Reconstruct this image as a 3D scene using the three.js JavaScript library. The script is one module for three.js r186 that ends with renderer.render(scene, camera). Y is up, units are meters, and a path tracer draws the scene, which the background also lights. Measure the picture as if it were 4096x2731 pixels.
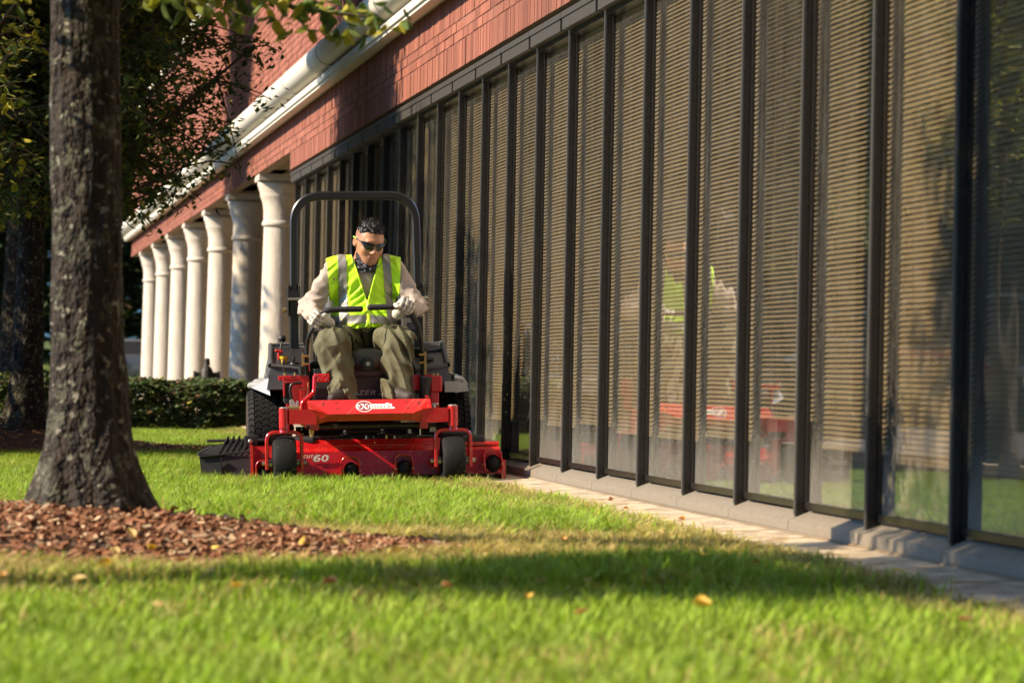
import * as THREE from 'three';
import { Sky } from 'three/addons/objects/Sky.js';
import { mergeGeometries, mergeVertices, toCreasedNormals } from 'three/addons/utils/BufferGeometryUtils.js';
import { RoundedBoxGeometry } from 'three/addons/geometries/RoundedBoxGeometry.js';
import { TextGeometry } from 'three/addons/geometries/TextGeometry.js';
import { FontLoader } from 'three/addons/loaders/FontLoader.js';
import { MarchingCubes } from 'three/addons/objects/MarchingCubes.js';
import { createNoise2D, createNoise3D } from 'simplex-noise';

// ---------------------------------------------------------------- camera, sky, sun, exposure
// World: x = metres to the right of the camera, square to the glass wall; -z = metres along the wall; y up.
const R = Math.PI / 180;
const scene = new THREE.Scene();
const camera = new THREE.PerspectiveCamera(13.18, 1024 / 682, 0.3, 900);
camera.position.set(0, 0.74, 0);
camera.rotation.order = 'YXZ';
camera.rotation.set(0.588 * R, -10.35 * R, 1.1 * R);
camera.focus = 18.35;
camera.userData.fStop = 3.9;
const SUN_AZ = -4 * R, SUN_EL = 34 * R;
const toSun = new THREE.Vector3(-Math.cos(SUN_AZ) * Math.cos(SUN_EL), Math.sin(SUN_EL), -Math.sin(SUN_AZ) * Math.cos(SUN_EL));
const sky = new Sky();
sky.name = 'sky'; sky.scale.setScalar(800); sky.userData.kind = 'structure';
sky.material.uniforms.sunPosition.value.copy(toSun);
sky.material.uniforms.turbidity.value = 10;
sky.material.uniforms.rayleigh.value = 0.5;
sky.material.uniforms.mieCoefficient.value = 0.005;
scene.add(sky);
scene.environmentIntensity = 0.10;
const sun = new THREE.DirectionalLight(new THREE.Color(1, 0.81, 0.54), 4.9);
sun.name = 'sun';
sun.position.copy(toSun).multiplyScalar(80).add(new THREE.Vector3(2, 0, -22));
sun.target.position.set(2, 0, -22);
sun.castShadow = true; sun.shadow.mapSize.set(4096, 4096);
Object.assign(sun.shadow.camera, { left: -60, right: 60, top: 40, bottom: -40, near: 1, far: 220 });
scene.add(sun, sun.target);
const renderer = new THREE.WebGLRenderer({ antialias: true });
renderer.toneMapping = THREE.LinearToneMapping;
renderer.toneMappingExposure = 2.15;
renderer.shadowMap.enabled = true;

// ---------------------------------------------------------------- helpers
function mulberry(a) { return () => { a |= 0; a = a + 0x6D2B79F5 | 0; let t = Math.imul(a ^ a >>> 15, 1 | a); t = t + Math.imul(t ^ t >>> 7, 61 | t) ^ t; return ((t ^ t >>> 14) >>> 0) / 4294967296; }; }
let rnd = mulberry(7);
const rr = (a, b) => a + (b - a) * rnd();
const n2 = createNoise2D(mulberry(11)), n3 = createNoise3D(mulberry(12));
const V = (x, y, z) => new THREE.Vector3(x, y, z);
const smooth = (a, b, t) => { t = Math.min(1, Math.max(0, (t - a) / (b - a))); return t * t * (3 - 2 * t); };
const mix = (a, b, t) => a + (b - a) * t;
const fbm = (x, y, o = 4) => { let s = 0, a = 0.5; for (let i = 0; i < o; i++) { s += a * n2(x, y); x *= 2.03; y *= 2.03; a *= 0.5; } return s; };
const taken = new Map();
function numbered(name) { const k = taken.get(name) || 0; taken.set(name, k + 1); return k ? name + '_' + String(k).padStart(3, '0') : name; }
function shadows(o) { o.traverse((c) => { if (c.isMesh) { c.castShadow = true; c.receiveShadow = true; } }); return o; }
function tag(o, label, category, group, kind) {
  if (label) o.userData.label = label; if (category) o.userData.category = category;
  if (group) o.userData.group = group; if (kind) o.userData.kind = kind; return o;
}
function thing(name, label, category, p = [0, 0, 0], turn = 0, group) {
  const o = new THREE.Group(); o.name = numbered(name); scene.add(o); o.position.set(...p); o.rotation.y = turn; return tag(o, label, category, group);
}
function clean(g) {
  if (g.index) g = g.toNonIndexed();
  for (const k of Object.keys(g.attributes)) if (!['position', 'normal', 'uv', 'color'].includes(k)) g.deleteAttribute(k);
  if (!g.attributes.normal) g.computeVertexNormals();
  if (!g.attributes.uv) { const p = g.attributes.position, u = new Float32Array(p.count * 2); for (let i = 0; i < p.count; i++) { u[2 * i] = p.getX(i) + 0.7 * p.getZ(i); u[2 * i + 1] = p.getY(i) + 0.7 * p.getZ(i); } g.setAttribute('uv', new THREE.BufferAttribute(u, 2)); }
  return g;
}
function join(list) {
  list = list.flat(Infinity).map(clean);
  const col = list.some((g) => g.attributes.color);
  for (const g of list) if (col && !g.attributes.color) g.setAttribute('color', new THREE.BufferAttribute(new Float32Array(g.attributes.position.count * 3).fill(1), 3));
  return list.length === 1 ? list[0] : mergeGeometries(list, false);
}
function part(name, geos, mat, parent = scene, kind) {
  const m = new THREE.Mesh(Array.isArray(geos) ? join(geos) : geos, mat);
  m.name = parent === scene ? numbered(name) : name; m.castShadow = m.receiveShadow = true; parent.add(m);
  if (kind) m.userData.kind = kind; return m;
}
function put(g, x = 0, y = 0, z = 0, rx = 0, ry = 0, rz = 0) {
  if (rx || ry || rz) g.applyMatrix4(new THREE.Matrix4().makeRotationFromEuler(new THREE.Euler(rx, ry, rz)));
  return g.translate(x, y, z);
}
const box = (w, h, d, x, y, z, rx, ry, rz) => put(new THREE.BoxGeometry(w, h, d), x, y, z, rx, ry, rz);
const rbox = (w, h, d, r, x, y, z, rx, ry, rz) => put(new RoundedBoxGeometry(w, h, d, 2, Math.min(r, w / 2.01, h / 2.01, d / 2.01)), x, y, z, rx, ry, rz);
const cyl = (r1, r2, h, x, y, z, rx, ry, rz, n = 20) => put(new THREE.CylinderGeometry(r1, r2, h, n), x, y, z, rx, ry, rz);
const ball = (a, b, c, x, y, z, rx, ry, rz) => put(new THREE.SphereGeometry(1, 24, 16).scale(a, b, c), x, y, z, rx, ry, rz);
const tube = (pts, r, seg = 24, n = 10, tension = 0.5) => new THREE.TubeGeometry(new THREE.CatmullRomCurve3(pts.map((p) => V(...p)), false, 'catmullrom', tension), seg, r, n);
// a bar of rounded-rectangle section through points with rounded corners
function bentCurve(pts, rad) {
  const c = new THREE.CurvePath(), P = pts.map((p) => V(...p)); let a = P[0].clone();
  for (let i = 1; i < P.length - 1; i++) {
    const d0 = P[i - 1].clone().sub(P[i]), d1 = P[i + 1].clone().sub(P[i]);
    const k = Math.min(rad, d0.length() * 0.49, d1.length() * 0.49);
    const s = P[i].clone().addScaledVector(d0.normalize(), k), e = P[i].clone().addScaledVector(d1.normalize(), k);
    if (a.distanceTo(s) > 1e-4) c.add(new THREE.LineCurve3(a, s)); c.add(new THREE.QuadraticBezierCurve3(s, P[i], e)); a = e;
  }
  c.add(new THREE.LineCurve3(a, P[P.length - 1])); return c;
}
const bent = (pts, rad, r, seg = 60, n = 12) => new THREE.TubeGeometry(bentCurve(pts, rad), seg, r, n);
function flatBar(pts, rad, half, thick, seg = 48) { // path in a plane of constant z, swept rectangle: half = half depth in z
  const c = bentCurve(pts, rad), out = [], N = seg, pos = [], idx = [];
  const q = []; for (let i = 0; i <= N; i++) { const p = c.getPointAt(i / N), t = c.getTangentAt(i / N); q.push([p, V(-t.y, t.x, 0).normalize()]); }
  const b = thick * 0.18;
  const ring = [[-half, -thick / 2 + b], [-half + b, -thick / 2], [half - b, -thick / 2], [half, -thick / 2 + b], [half, thick / 2 - b], [half - b, thick / 2], [-half + b, thick / 2], [-half, thick / 2 - b]];
  for (const [p, nrm] of q) for (const [dz, dn] of ring) pos.push(p.x + nrm.x * dn, p.y + nrm.y * dn, p.z + dz);
  const M = ring.length;
  for (let i = 0; i < N; i++) for (let j = 0; j < M; j++) { const a = i * M + j, d = i * M + (j + 1) % M; idx.push(a, d, a + M, d, d + M, a + M); }
  for (let j = 1; j < M - 1; j++) { idx.push(0, j + 1, j); const o = N * M; idx.push(o, o + j, o + j + 1); }
  const g = new THREE.BufferGeometry(); g.setAttribute('position', new THREE.Float32BufferAttribute(pos, 3)); g.setIndex(idx);
  return toCreasedNormals(g, 0.6);
}
// outline (x, y) pushed out along z, with a small bevel
function prism(pts, d, bev = 0.004, x = 0, y = 0, z = 0, rx, ry, rz) {
  const s = new THREE.Shape(pts.map((p) => new THREE.Vector2(p[0], p[1])));
  const g = new THREE.ExtrudeGeometry(s, { depth: Math.max(1e-4, d - 2 * bev), bevelEnabled: bev > 0, bevelSize: bev, bevelThickness: bev, bevelOffset: -bev, bevelSegments: 2, curveSegments: 10 });
  g.translate(0, 0, -d / 2 + bev); return put(g, x, y, z, rx, ry, rz);
}
const lathe = (pts, n = 32) => new THREE.LatheGeometry(pts.map((p) => new THREE.Vector2(p[0], p[1])), n);
// solid hull between two quads given as 8 corners: four in front (counter-clockwise), four behind
function hexa(c) {
  const f = [[0, 1, 2, 3], [5, 4, 7, 6], [4, 0, 3, 7], [1, 5, 6, 2], [3, 2, 6, 7], [4, 5, 1, 0]], pos = [];
  for (const [a, b, d, e] of f) for (const k of [a, b, d, a, d, e]) pos.push(...c[k]);
  const g = new THREE.BufferGeometry(); g.setAttribute('position', new THREE.Float32BufferAttribute(pos, 3)); g.computeVertexNormals(); return g;
}
function tint(g, f) { // vertex colours from a function of position, or one colour
  const p = g.attributes.position, c = new Float32Array(p.count * 3);
  for (let i = 0; i < p.count; i++) { const k = typeof f === 'function' ? f(p.getX(i), p.getY(i), p.getZ(i)) : f; c.set(k, i * 3); }
  g.setAttribute('color', new THREE.BufferAttribute(c, 3)); return g;
}
function texture(w, h, f, srgb = false) { // f(u, v) gives [r, g, b] or a number, 0..1
  const d = new Uint8Array(w * h * 4);
  for (let j = 0; j < h; j++) for (let i = 0; i < w; i++) {
    let c = f(i / w, j / h); if (typeof c === 'number') c = [c, c, c];
    const o = (j * w + i) * 4; for (let k = 0; k < 3; k++) d[o + k] = Math.max(0, Math.min(255, c[k] * 255)); d[o + 3] = 255;
  }
  const t = new THREE.DataTexture(d, w, h); t.magFilter = THREE.LinearFilter; t.minFilter = THREE.LinearMipmapLinearFilter; t.generateMipmaps = true;
  t.wrapS = t.wrapT = THREE.MirroredRepeatWrapping; if (srgb) t.colorSpace = THREE.SRGBColorSpace; t.needsUpdate = true; return t;
}
const col = (r, g, b) => new THREE.Color().setRGB(r, g, b);
const std = (r, g, b, rough = 0.6, metal = 0, more = {}) => new THREE.MeshStandardMaterial({ color: col(r, g, b), roughness: rough, metalness: metal, ...more });
const phys = (r, g, b, rough, metal, more = {}) => new THREE.MeshPhysicalMaterial({ color: col(r, g, b), roughness: rough, metalness: metal, ...more });
// ---------------------------------------------------------------- ground, strip, mulch, grass
const W_GLASS = 3.49, TREES = [[0.43, 11.1], [0.465, 26.1], [0.45, 38.5]];
const mounds = [[0.30, 11.0, 0.16, 1.55, 1.05], [0.3, 26.1, 0.16, 1.7, 1.3], [0.45, 38.5, 0.14, 1.5, 1.3]];
function inBed(x, u) { let m = 9; for (const [mx, mu, , rx, ru] of mounds) m = Math.min(m, Math.hypot((x - mx) / rx, (u - mu) / ru) + 0.10 * n2(x * 2.1, u * 2.1)); return m; }
function gh(x, u) {
  let y = 0.05 * (1 - smooth(12.5, 17, u)) + 0.05 * smooth(2.6, 3.1, x) * smooth(12.5, 17, u);
  y += 0.012 * n2(x * 0.5, u * 0.5) * smooth(30, 8, u) * smooth(3.1, 2.4, x);
  for (const [mx, mu, h, rx, ru] of mounds) { const r = Math.hypot((x - mx) / rx, (u - mu) / ru); y += h * Math.pow(1 - smooth(0, 1.15, r), 1.2); }
  return y;
}
const soilNoise = texture(512, 512, (u, v) => 0.55 + 0.5 * fbm(u * 9, v * 9, 5));
{
  const xs = [], us = []; const add = (a, v) => a.push(v);
  for (let x = -300; x < -20; x += 40) add(xs, x); for (let x = -20; x < -2; x += 2) add(xs, x); for (let x = -2; x < 3.4; x += 0.12) add(xs, x);
  for (let x = 3.5; x < 20; x += 4) add(xs, x); for (let x = 20; x <= 300; x += 40) add(xs, x);
  for (let u = -300; u < -10; u += 40) add(us, u); for (let u = -10; u < 5; u += 1) add(us, u); for (let u = 5; u < 30; u += 0.16) add(us, u);
  for (let u = 30; u < 70; u += 0.8) add(us, u); for (let u = 70; u <= 420; u += 35) add(us, u);
  const pos = [], uv = [], idx = [], c = [];
  for (const u of us) for (const x of xs) {
    pos.push(x, gh(x, u), -u); uv.push(x / 3, u / 3);
    const t = smooth(-0.3, 0.5, fbm(x * 0.8, u * 0.8, 3)); const bd = smooth(1.06, 0.94, inBed(x, u)); c.push(mix(mix(0.075, 0.13, t), 0.10, bd), mix(mix(0.105, 0.12, t), 0.05, bd), mix(mix(0.02, 0.035, t), 0.028, bd));
  }
  const M = xs.length; for (let j = 0; j < us.length - 1; j++) for (let i = 0; i < M - 1; i++) { const a = j * M + i; idx.push(a, a + 1, a + M, a + 1, a + M + 1, a + M); }
  const g = new THREE.BufferGeometry(); g.setAttribute('position', new THREE.Float32BufferAttribute(pos, 3)); g.setAttribute('uv', new THREE.Float32BufferAttribute(uv, 2));
  g.setAttribute('color', new THREE.Float32BufferAttribute(c, 3)); g.setIndex(idx); g.computeVertexNormals();
  const m = part('lawn', g, std(1, 1, 1, 1, 0, { vertexColors: true, map: soilNoise, bumpMap: soilNoise, bumpScale: 0.03 })); tag(m, 'mown lawn ground beside the glass-walled office', 'lawn', null, 'structure');
}
// concrete strip along the foot of the glass wall, cast in slabs with open joints
const concreteTex = texture(512, 512, (u, v) => { const n = fbm(u * 5, v * 5, 5), f = fbm(u * 60, v * 60, 2); const s = smooth(0.18, 0.5, fbm(u * 3 + 9, v * 3, 4)); return [0.60 + 0.18 * n + 0.10 * f - 0.12 * s, 0.555 + 0.18 * n + 0.10 * f - 0.16 * s, 0.49 + 0.17 * n + 0.10 * f - 0.19 * s]; }, true);
const concreteBump = texture(256, 256, (u, v) => 0.5 + 0.4 * fbm(u * 30, v * 30, 4));
const M_concrete = std(1.2, 1.14, 1.05, 0.92, 0, { map: concreteTex, bumpMap: concreteBump, bumpScale: 0.006 });
{
  const strip = new THREE.Group(); strip.name = 'concrete_strip'; strip.userData.kind = 'structure'; scene.add(strip); tag(strip, 'narrow concrete mowing strip along the foot of the windows', 'pavement');
  for (let u = 2; u < 33; u += 1.52) {
    const y0 = 0.062, y1 = 0.092, e = 0.006, w0 = 3.03 + 0.03 * n2(u, 1), w1 = 3.03 + 0.03 * n2(u + 1.5, 1);
    const g = hexa([[w0, -0.1, -u - e], [3.52, -0.1, -u - e], [3.52, y1, -u - e], [w0, y0, -u - e], [w1, -0.1, -u - 1.52 + e], [3.52, -0.1, -u - 1.52 + e], [3.52, y1, -u - 1.52 + e], [w1, y0, -u - 1.52 + e]]);
    const p = g.attributes.position, uv = new Float32Array(p.count * 2); for (let i = 0; i < p.count; i++) { uv[2 * i] = p.getX(i) / 1.5; uv[2 * i + 1] = p.getZ(i) / 1.5; }
    g.setAttribute('uv', new THREE.BufferAttribute(uv, 2)); part('slab', g, M_concrete, strip);
  }
}
// grass: tufts of bent blades
function tuft(nBlades, spread, h, w, segs = 2) {
  const pos = [], idx = []; 
  for (let b = 0; b < nBlades; b++) {
    const a = rr(0, 6.283), r = spread * Math.sqrt(rnd()), x = r * Math.cos(a), z = r * Math.sin(a), d = rr(0, 6.283), H = h * (0.35 + 0.8 * Math.pow(rnd(), 1.3)), L = H * rr(0.15, 0.95), t = d + 1.5708 + rr(-0.4, 0.4), ww = w * rr(0.7, 1.2), o = pos.length / 3;
    for (let s = 0; s <= segs; s++) { const k = s / segs, e = ww * 0.5 * (1 - 0.45 * k), px = x + Math.cos(d) * L * k * k, pz = z + Math.sin(d) * L * k * k, py = H * (k - 0.28 * k * k) - 0.012;
      if (s < segs) pos.push(px - Math.cos(t) * e, py, pz - Math.sin(t) * e, px + Math.cos(t) * e, py, pz + Math.sin(t) * e); else pos.push(px, py, pz); }
    for (let s = 0; s < segs; s++) { const q = o + 2 * s; if (s < segs - 1) idx.push(q, q + 1, q + 2, q + 1, q + 3, q + 2); else idx.push(q, q + 1, q + 2); }
  }
  const g = new THREE.BufferGeometry(); g.setAttribute('position', new THREE.Float32BufferAttribute(pos, 3)); g.setIndex(idx); g.computeVertexNormals(); return g;
}
const M_grass = phys(1, 1, 1, 0.9, 0, { transmission: 0.5, thickness: 0, side: THREE.DoubleSide, specularIntensity: 0.5 });
M_grass.roughness = 0.75;
function dryness(x, u) { // straw-coloured turf round the bed, along the strip and in worn patches
  const bed = inBed(x, u);
  let d = 0.55 * fbm(x * 0.9 + 3, u * 0.9, 3) + 0.04;
  d += 0.8 * smooth(0.55, 0.1, Math.abs(bed - 1.1)) * (u < 16 ? 1 : 0.5);
  d += 0.8 * smooth(0.5, 0.05, 3.0 - x);
  if (u < 10.2) d += 0.85 * smooth(1.5, -0.2, x + 0.5 * n2(x * 1.5, u * 1.5)) * smooth(8.1, 9.0, u);
  d += 0.9 * smooth(1.3, 0.4, Math.abs(u - (11.3 + 0.3 * n2(x, 2)))) * smooth(0.9, 1.6, x);
  return Math.max(0, Math.min(1, d));
}
function grassField(name, geo, list) {
  const im = new THREE.InstancedMesh(geo, M_grass, list.length), q = new THREE.Object3D(), c = new THREE.Color(); im.name = name; im.userData.kind = 'stuff'; im.castShadow = im.receiveShadow = true;
  list.forEach(([x, u, s], i) => {
    const d = dryness(x, u); q.position.set(x, gh(x, u), -u); q.rotation.set(0, rr(0, 6.28), 0); q.scale.set(s, s * rr(0.75, 1.25) * (1 - 0.35 * d), s); q.updateMatrix(); im.setMatrixAt(i, q.matrix);
    const k = rnd() < d * 0.95 ? rr(0.6, 1) : rr(0, 0.22), b = rr(0.55, 1.3);
    c.setRGB(mix(0.295, 0.56, k) * b, mix(0.475, 0.42, k) * b, mix(0.012, 0.15, k) * b); im.setColorAt(i, c);
  });
  scene.add(im); return im;
}
const MOWER_AT = [2.41, 0, -17.95];
{
  const near = [], mid = [], far = [];
  const bare = (x, u) => inBed(x, u) < 0.97 || x > 3.06 + 0.06 * n2(u * 3, 5);
  const cone = (u) => [Math.tan((10.35 - 10.4) * R) * u - 0.5, Math.min(3.08, Math.tan(21.5 * R) * u + 0.4)];
  const scatter = (u0, u1, per, out, smin, smax) => { const n = 0 | per * (u1 - u0); for (let i = 0; i < n; i++) { const u = rr(u0, u1), [a, b] = cone(u), x = rr(a, b); if (!bare(x, u) && (x < 3.0 || rnd() < 0.5)) out.push([x, u, rr(smin, smax)]); } };
  scatter(5.2, 9, 1500, near, 0.8, 1.15); scatter(9, 18.8, 1900, mid, 0.85, 1.2); scatter(18.8, 27, 900, far, 0.75, 1.1); scatter(27, 36, 600, far, 0.8, 1.2);
  for (let i = 0; i < 5000; i++) { const u = rr(10, 40), x = rr(-7, -0.4); if (!(u > 20 && x < -0.6)) far.push([x, u, rr(0.9, 1.3)]); }
  tag(grassField('grass', tuft(20, 0.075, 0.10, 0.0075, 3), near), 'blurred bright green grass blades at the bottom of the picture', 'grass');
  tag(grassField('grass_001', tuft(20, 0.075, 0.125, 0.0068, 3), mid), 'sunlit green lawn grass in front of the red mower', 'grass');
  tag(grassField('grass_002', tuft(22, 0.10, 0.07, 0.007, 2), far), 'short grass behind the mower toward the hedge', 'grass');
}
// mulch: bark chips heaped over the beds
{
  const chip = join([box(0.05, 0.007, 0.016, 0, 0, 0)]), chip2 = join([box(0.026, 0.006, 0.018, 0, 0, 0, 0, 0.4, 0), box(0.02, 0.005, 0.009, 0.016, 0.001, 0.002, 0, 0.1, 0.25)]);
  const m = std(1, 1, 1, 0.9, 0); const q = new THREE.Object3D(), c = new THREE.Color();
  const beds = [[0, 9000, 'brown bark mulch heaped round the large foreground trunk'], [1, 1500, 'bark mulch round the second, smaller tree'], [2, 500, 'bark mulch round the farthest tree of the row']];
  beds.forEach(([bi, n, label], k) => {
    const [mx, mu, , rx, ru] = mounds[bi], L = [];
    while (L.length < n) { const x = rr(mx - rx * 1.3, mx + rx * 1.3), u = rr(mu - ru * 1.3, mu + ru * 1.3), b = inBed(x, u); if (b < 1.0 || (b < 1.12 && rnd() < 0.3) || (b < 1.35 && rnd() < 0.07)) L.push([x, u]); }
    [chip, chip2].forEach((g, v) => {
      const half = L.filter((_, i) => i % 2 === v), im = new THREE.InstancedMesh(g, m, half.length); im.name = numbered('mulch'); im.userData.kind = 'stuff'; im.castShadow = im.receiveShadow = true;
      half.forEach(([x, u], i) => {
        const s = rr(0.35, 1.25); q.position.set(x, gh(x, u) + rr(0.003, 0.022), -u); q.rotation.set(rr(-0.5, 0.5), rr(0, 6.28), rr(-0.5, 0.5)); q.scale.set(s, rr(0.7, 1.4), rr(0.4, 1.1)); q.updateMatrix(); im.setMatrixAt(i, q.matrix);
        const t = rnd(), b = rr(0.7, 1.2); if (t < 0.6) c.setRGB(0.24 * b, 0.096 * b, 0.042 * b); else if (t < 0.88) c.setRGB(0.34 * b, 0.18 * b, 0.095 * b); else c.setRGB(0.52 * b, 0.36 * b, 0.22 * b); im.setColorAt(i, c);
      });
      tag(im, label + (v ? ', small curled chips' : ', long chips'), 'mulch'); scene.add(im);
    });
  });
}
// ---------------------------------------------------------------- the office building
const building = thing('office_building', 'red brick office building with a long dark glass front and white colonnade', 'building', [0, 0, 0]);
const BAY = 1.006, U_END = 32.19, U_FAR = 65;
const brushed = texture(256, 256, (u, v) => 0.5 + 0.25 * fbm(u * 4, v * 90, 3) + 0.2 * fbm(u * 7, v * 7, 3));
const M_bronze = std(0.016, 0.013, 0.011, 0.62, 0.0, { roughnessMap: brushed });
const M_alu = std(0.36, 0.32, 0.27, 0.65, 0.05, { map: texture(512, 256, (u, v) => { const d = smooth(0.0, 0.6, fbm(u * 14, v * 14, 5) + 0.1), f = smooth(0.5, 0.8, n2(u * 120, v * 120)); return [0.56 - 0.05 * d - 0.2 * f, 0.54 - 0.07 * d - 0.22 * f, 0.50 - 0.09 * d - 0.24 * f]; }) });
const M_capMetal = std(0.06, 0.056, 0.052, 0.5, 0.2);
const M_mortar = std(0.34, 0.235, 0.18, 0.95);
const brickTex = texture(256, 256, (u, v) => { const n = 0.82 + 0.25 * fbm(u * 20, v * 20, 4) + 0.15 * fbm(u * 3, v * 3, 2); return [n, n, n]; }, false);
const brickCols = [[0.255, 0.086, 0.056], [0.225, 0.074, 0.048], [0.27, 0.097, 0.064], [0.195, 0.065, 0.043]];
const M_brick = brickCols.map((c) => std(...c, 0.93, 0, { map: brickTex, bumpMap: brickTex, bumpScale: 0.004 }));
const M_brickMass = std(1, 1, 1, 0.93, 0, { vertexColors: true, bumpMap: brickTex, bumpScale: 0.004 });
const M_white = std(0.66, 0.63, 0.55, 0.5), M_stone = std(0.62, 0.57, 0.49, 0.8, 0, { map: concreteTex, bumpMap: concreteBump, bumpScale: 0.004 });
const M_inside = std(0.22, 0.20, 0.17, 0.9), M_carpet = std(0.06, 0.06, 0.065, 0.95);
// glass: a slightly wavy tinted pane, dusted by spray and cuttings
const wave = texture(256, 256, (u, v) => 0.5 + 0.5 * fbm(u * 1.6, v * 1.6, 2));
const dustMap = texture(512, 1024, (u, v) => { // one pane wide and high; matter: dried spray, specks, runs
  const y = v; let d = 0.045 + 0.03 * fbm(u * 30, v * 60, 3) + 0.03 * fbm(u * 4, v * 7, 3);
  d += smooth(0.62, 0.86, n2(u * 55, v * 120)) * 0.22 * (0.35 + smooth(0.7, 0, y));
  d += smooth(0.1, 0.8, n2(u * 34, v * 1.4 + 7)) * 0.05;
  const e = 0.15 + 0.05 * fbm(u * 3, 4, 3) + 0.03 * fbm(u * 20, v * 12, 3);
  d += (0.22 + 0.3 * fbm(u * 90, v * 260, 4)) * smooth(e, e * 0.1, y);
  return 1 - Math.max(0, Math.min(0.75, d));
});
dustMap.wrapS = dustMap.wrapT = THREE.ClampToEdgeWrapping;
const M_glass = phys(0.58, 0.53, 0.45, 0.02, 0, { transmission: 1, thickness: 0, ior: 3.6, transmissionMap: dustMap, bumpMap: wave, bumpScale: 0.0012, side: THREE.DoubleSide });
M_glass.color.setRGB(0.56, 0.52, 0.44);
const M_slat = std(0.68, 0.59, 0.44, 0.55, 0, { side: THREE.DoubleSide });
function slatStack(y0, y1, pitch, tilt, len) { // thin curved slats, one stack
  const pos = [], idx = [], h = 0.0125; let k = 0;
  for (let y = y0; y < y1; y += pitch) {
    const sag = 0.0015 * Math.sin(k * 0.7), t = tilt + 0.03 * Math.sin(k * 2.3);
    for (const e of [-1, 0, 1]) for (const s of [0, 1]) { const a = e * h, c = e ? 0 : 0.0022; pos.push(a * Math.cos(t) - c * Math.sin(t), y + a * Math.sin(t) + c * Math.cos(t) + sag * (s ? 1 : -1), s * -len); }
    const o = k * 6; idx.push(o, o + 1, o + 2, o + 1, o + 3, o + 2, o + 2, o + 3, o + 4, o + 3, o + 5, o + 4); k++;
  }
  const g = new THREE.BufferGeometry(); g.setAttribute('position', new THREE.Float32BufferAttribute(pos, 3)); g.setIndex(idx); g.computeVertexNormals(); return g;
}
{
  const fin = join([rbox(0.056, 2.68, 0.028, 0.003, 3.464, 1.49, 0)]);
  const cap = join([box(0.006, 2.665, 0.024, 3.434, 1.492, 0)]);
  const sillG = join([hexa([[3.405, 0.094, 0], [3.50, 0.094, 0], [3.50, 0.176, 0], [3.405, 0.138, 0], [3.405, 0.094, -BAY + 0.006], [3.50, 0.094, -BAY + 0.006], [3.50, 0.176, -BAY + 0.006], [3.405, 0.138, -BAY + 0.006]])]);
  const headG = join([box(0.135, 0.07, BAY - 0.06, 3.45, 2.795, -BAY / 2), box(0.02, 0.035, BAY - 0.008, 3.385, 2.848, -BAY / 2)]);
  const stile = join([box(0.012, 2.55, 0.016, 3.480, 1.47, -BAY + 0.022), box(0.012, 2.55, 0.012, 3.480, 1.47, -0.02), box(0.016, 0.03, BAY - 0.09, 3.4785, 0.20, -BAY / 2)]);
  const headDark = join([box(0.08, 0.03, BAY - 0.06, 3.47, 2.745, -BAY / 2)]);
  const paneG = new THREE.PlaneGeometry(BAY - 0.034, 2.56, 1, 1); paneG.rotateY(-Math.PI / 2); paneG.translate(W_GLASS, 1.47, -BAY / 2);
  const blindA = slatStack(0.47, 2.70, 0.0215, 0.74, BAY - 0.15), blindB = slatStack(0.44, 2.70, 0.0215, 0.88, BAY - 0.15), blindC = slatStack(0.47, 2.70, 0.0215, 1.12, BAY - 0.15);
  const blindD = slatStack(0.58, 2.70, 0.0215, 0.46, BAY - 0.15);
  const rail = join([box(0.028, 0.03, BAY - 0.12, 3.53, 2.715, -BAY / 2)]), railLow = join([rbox(0.024, 0.016, BAY - 0.15, 0.004, 3.53, 0, -BAY / 2 + 0.025)]), cords = [join([box(0.002, 2.2, 0.002, 3.516, 1.58, -0.22)]), join([box(0.002, 2.2, 0.002, 3.516, 1.58, -0.72)])];
  for (let k = -6; k < 22; k++) {
    const u = 10.06 + k * BAY, bay = new THREE.Group(); bay.name = 'window_bay'; bay.position.set(0, 0, -u); building.add(bay);
    part('mullion', fin, M_bronze, bay); part('mullion_cap', cap, M_capMetal, bay); part('sill', sillG, M_alu, bay); part('window_head', headG, M_capMetal, bay); part('glazing_bead', headDark, M_bronze, bay);
    part('frame', stile, M_bronze, bay); part('pane', paneG, M_glass, bay);
    const st = part('blind_slats', k > 12 ? blindC : [1, 0, 2, 0, 1, 1, 0, 2, 0, 1][(k + 20) % 10] === 0 ? blindA : (k + 20) % 10 === 2 ? blindD : blindB, M_slat, bay, 'stuff'); st.position.set(3.53, 0, -0.05); part('blind_rail', rail, M_slat, bay); const kind = k > 12 ? 0.47 : st.geometry === blindA ? 0.47 : st.geometry === blindD ? 0.58 : 0.44; part('blind_foot', railLow, M_slat, bay).position.y = kind - 0.02; for (const c of cords) part('blind_cord', c, M_slat, bay);
  }
  part('plinth', [box(0.16, 0.2, U_END - 2, 3.475, -0.007, -(U_END + 2) / 2)], M_stone, building);
  part('end_mullion', fin.clone().translate(0, 0, -U_END), M_bronze, building);
}
// rooms behind the glass
part('room_floor', [box(6, 0.1, 30.4, 6.56, 0.045, -17)], M_carpet, building);
part('room_ceiling', [box(5.9, 0.1, 30.4, 6.61, 2.90, -17)], M_inside, building);
part('room_wall', [box(0.2, 2.75, 30.4, 9.5, 1.47, -17)], M_inside, building);
part('room_end_wall', [box(6, 2.75, 0.16, 6.52, 1.47, -U_END - 0.06)], M_inside, building); part('room_end_wall', [box(6, 2.75, 0.16, 6.52, 1.47, -1.9)], M_inside, building);
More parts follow.
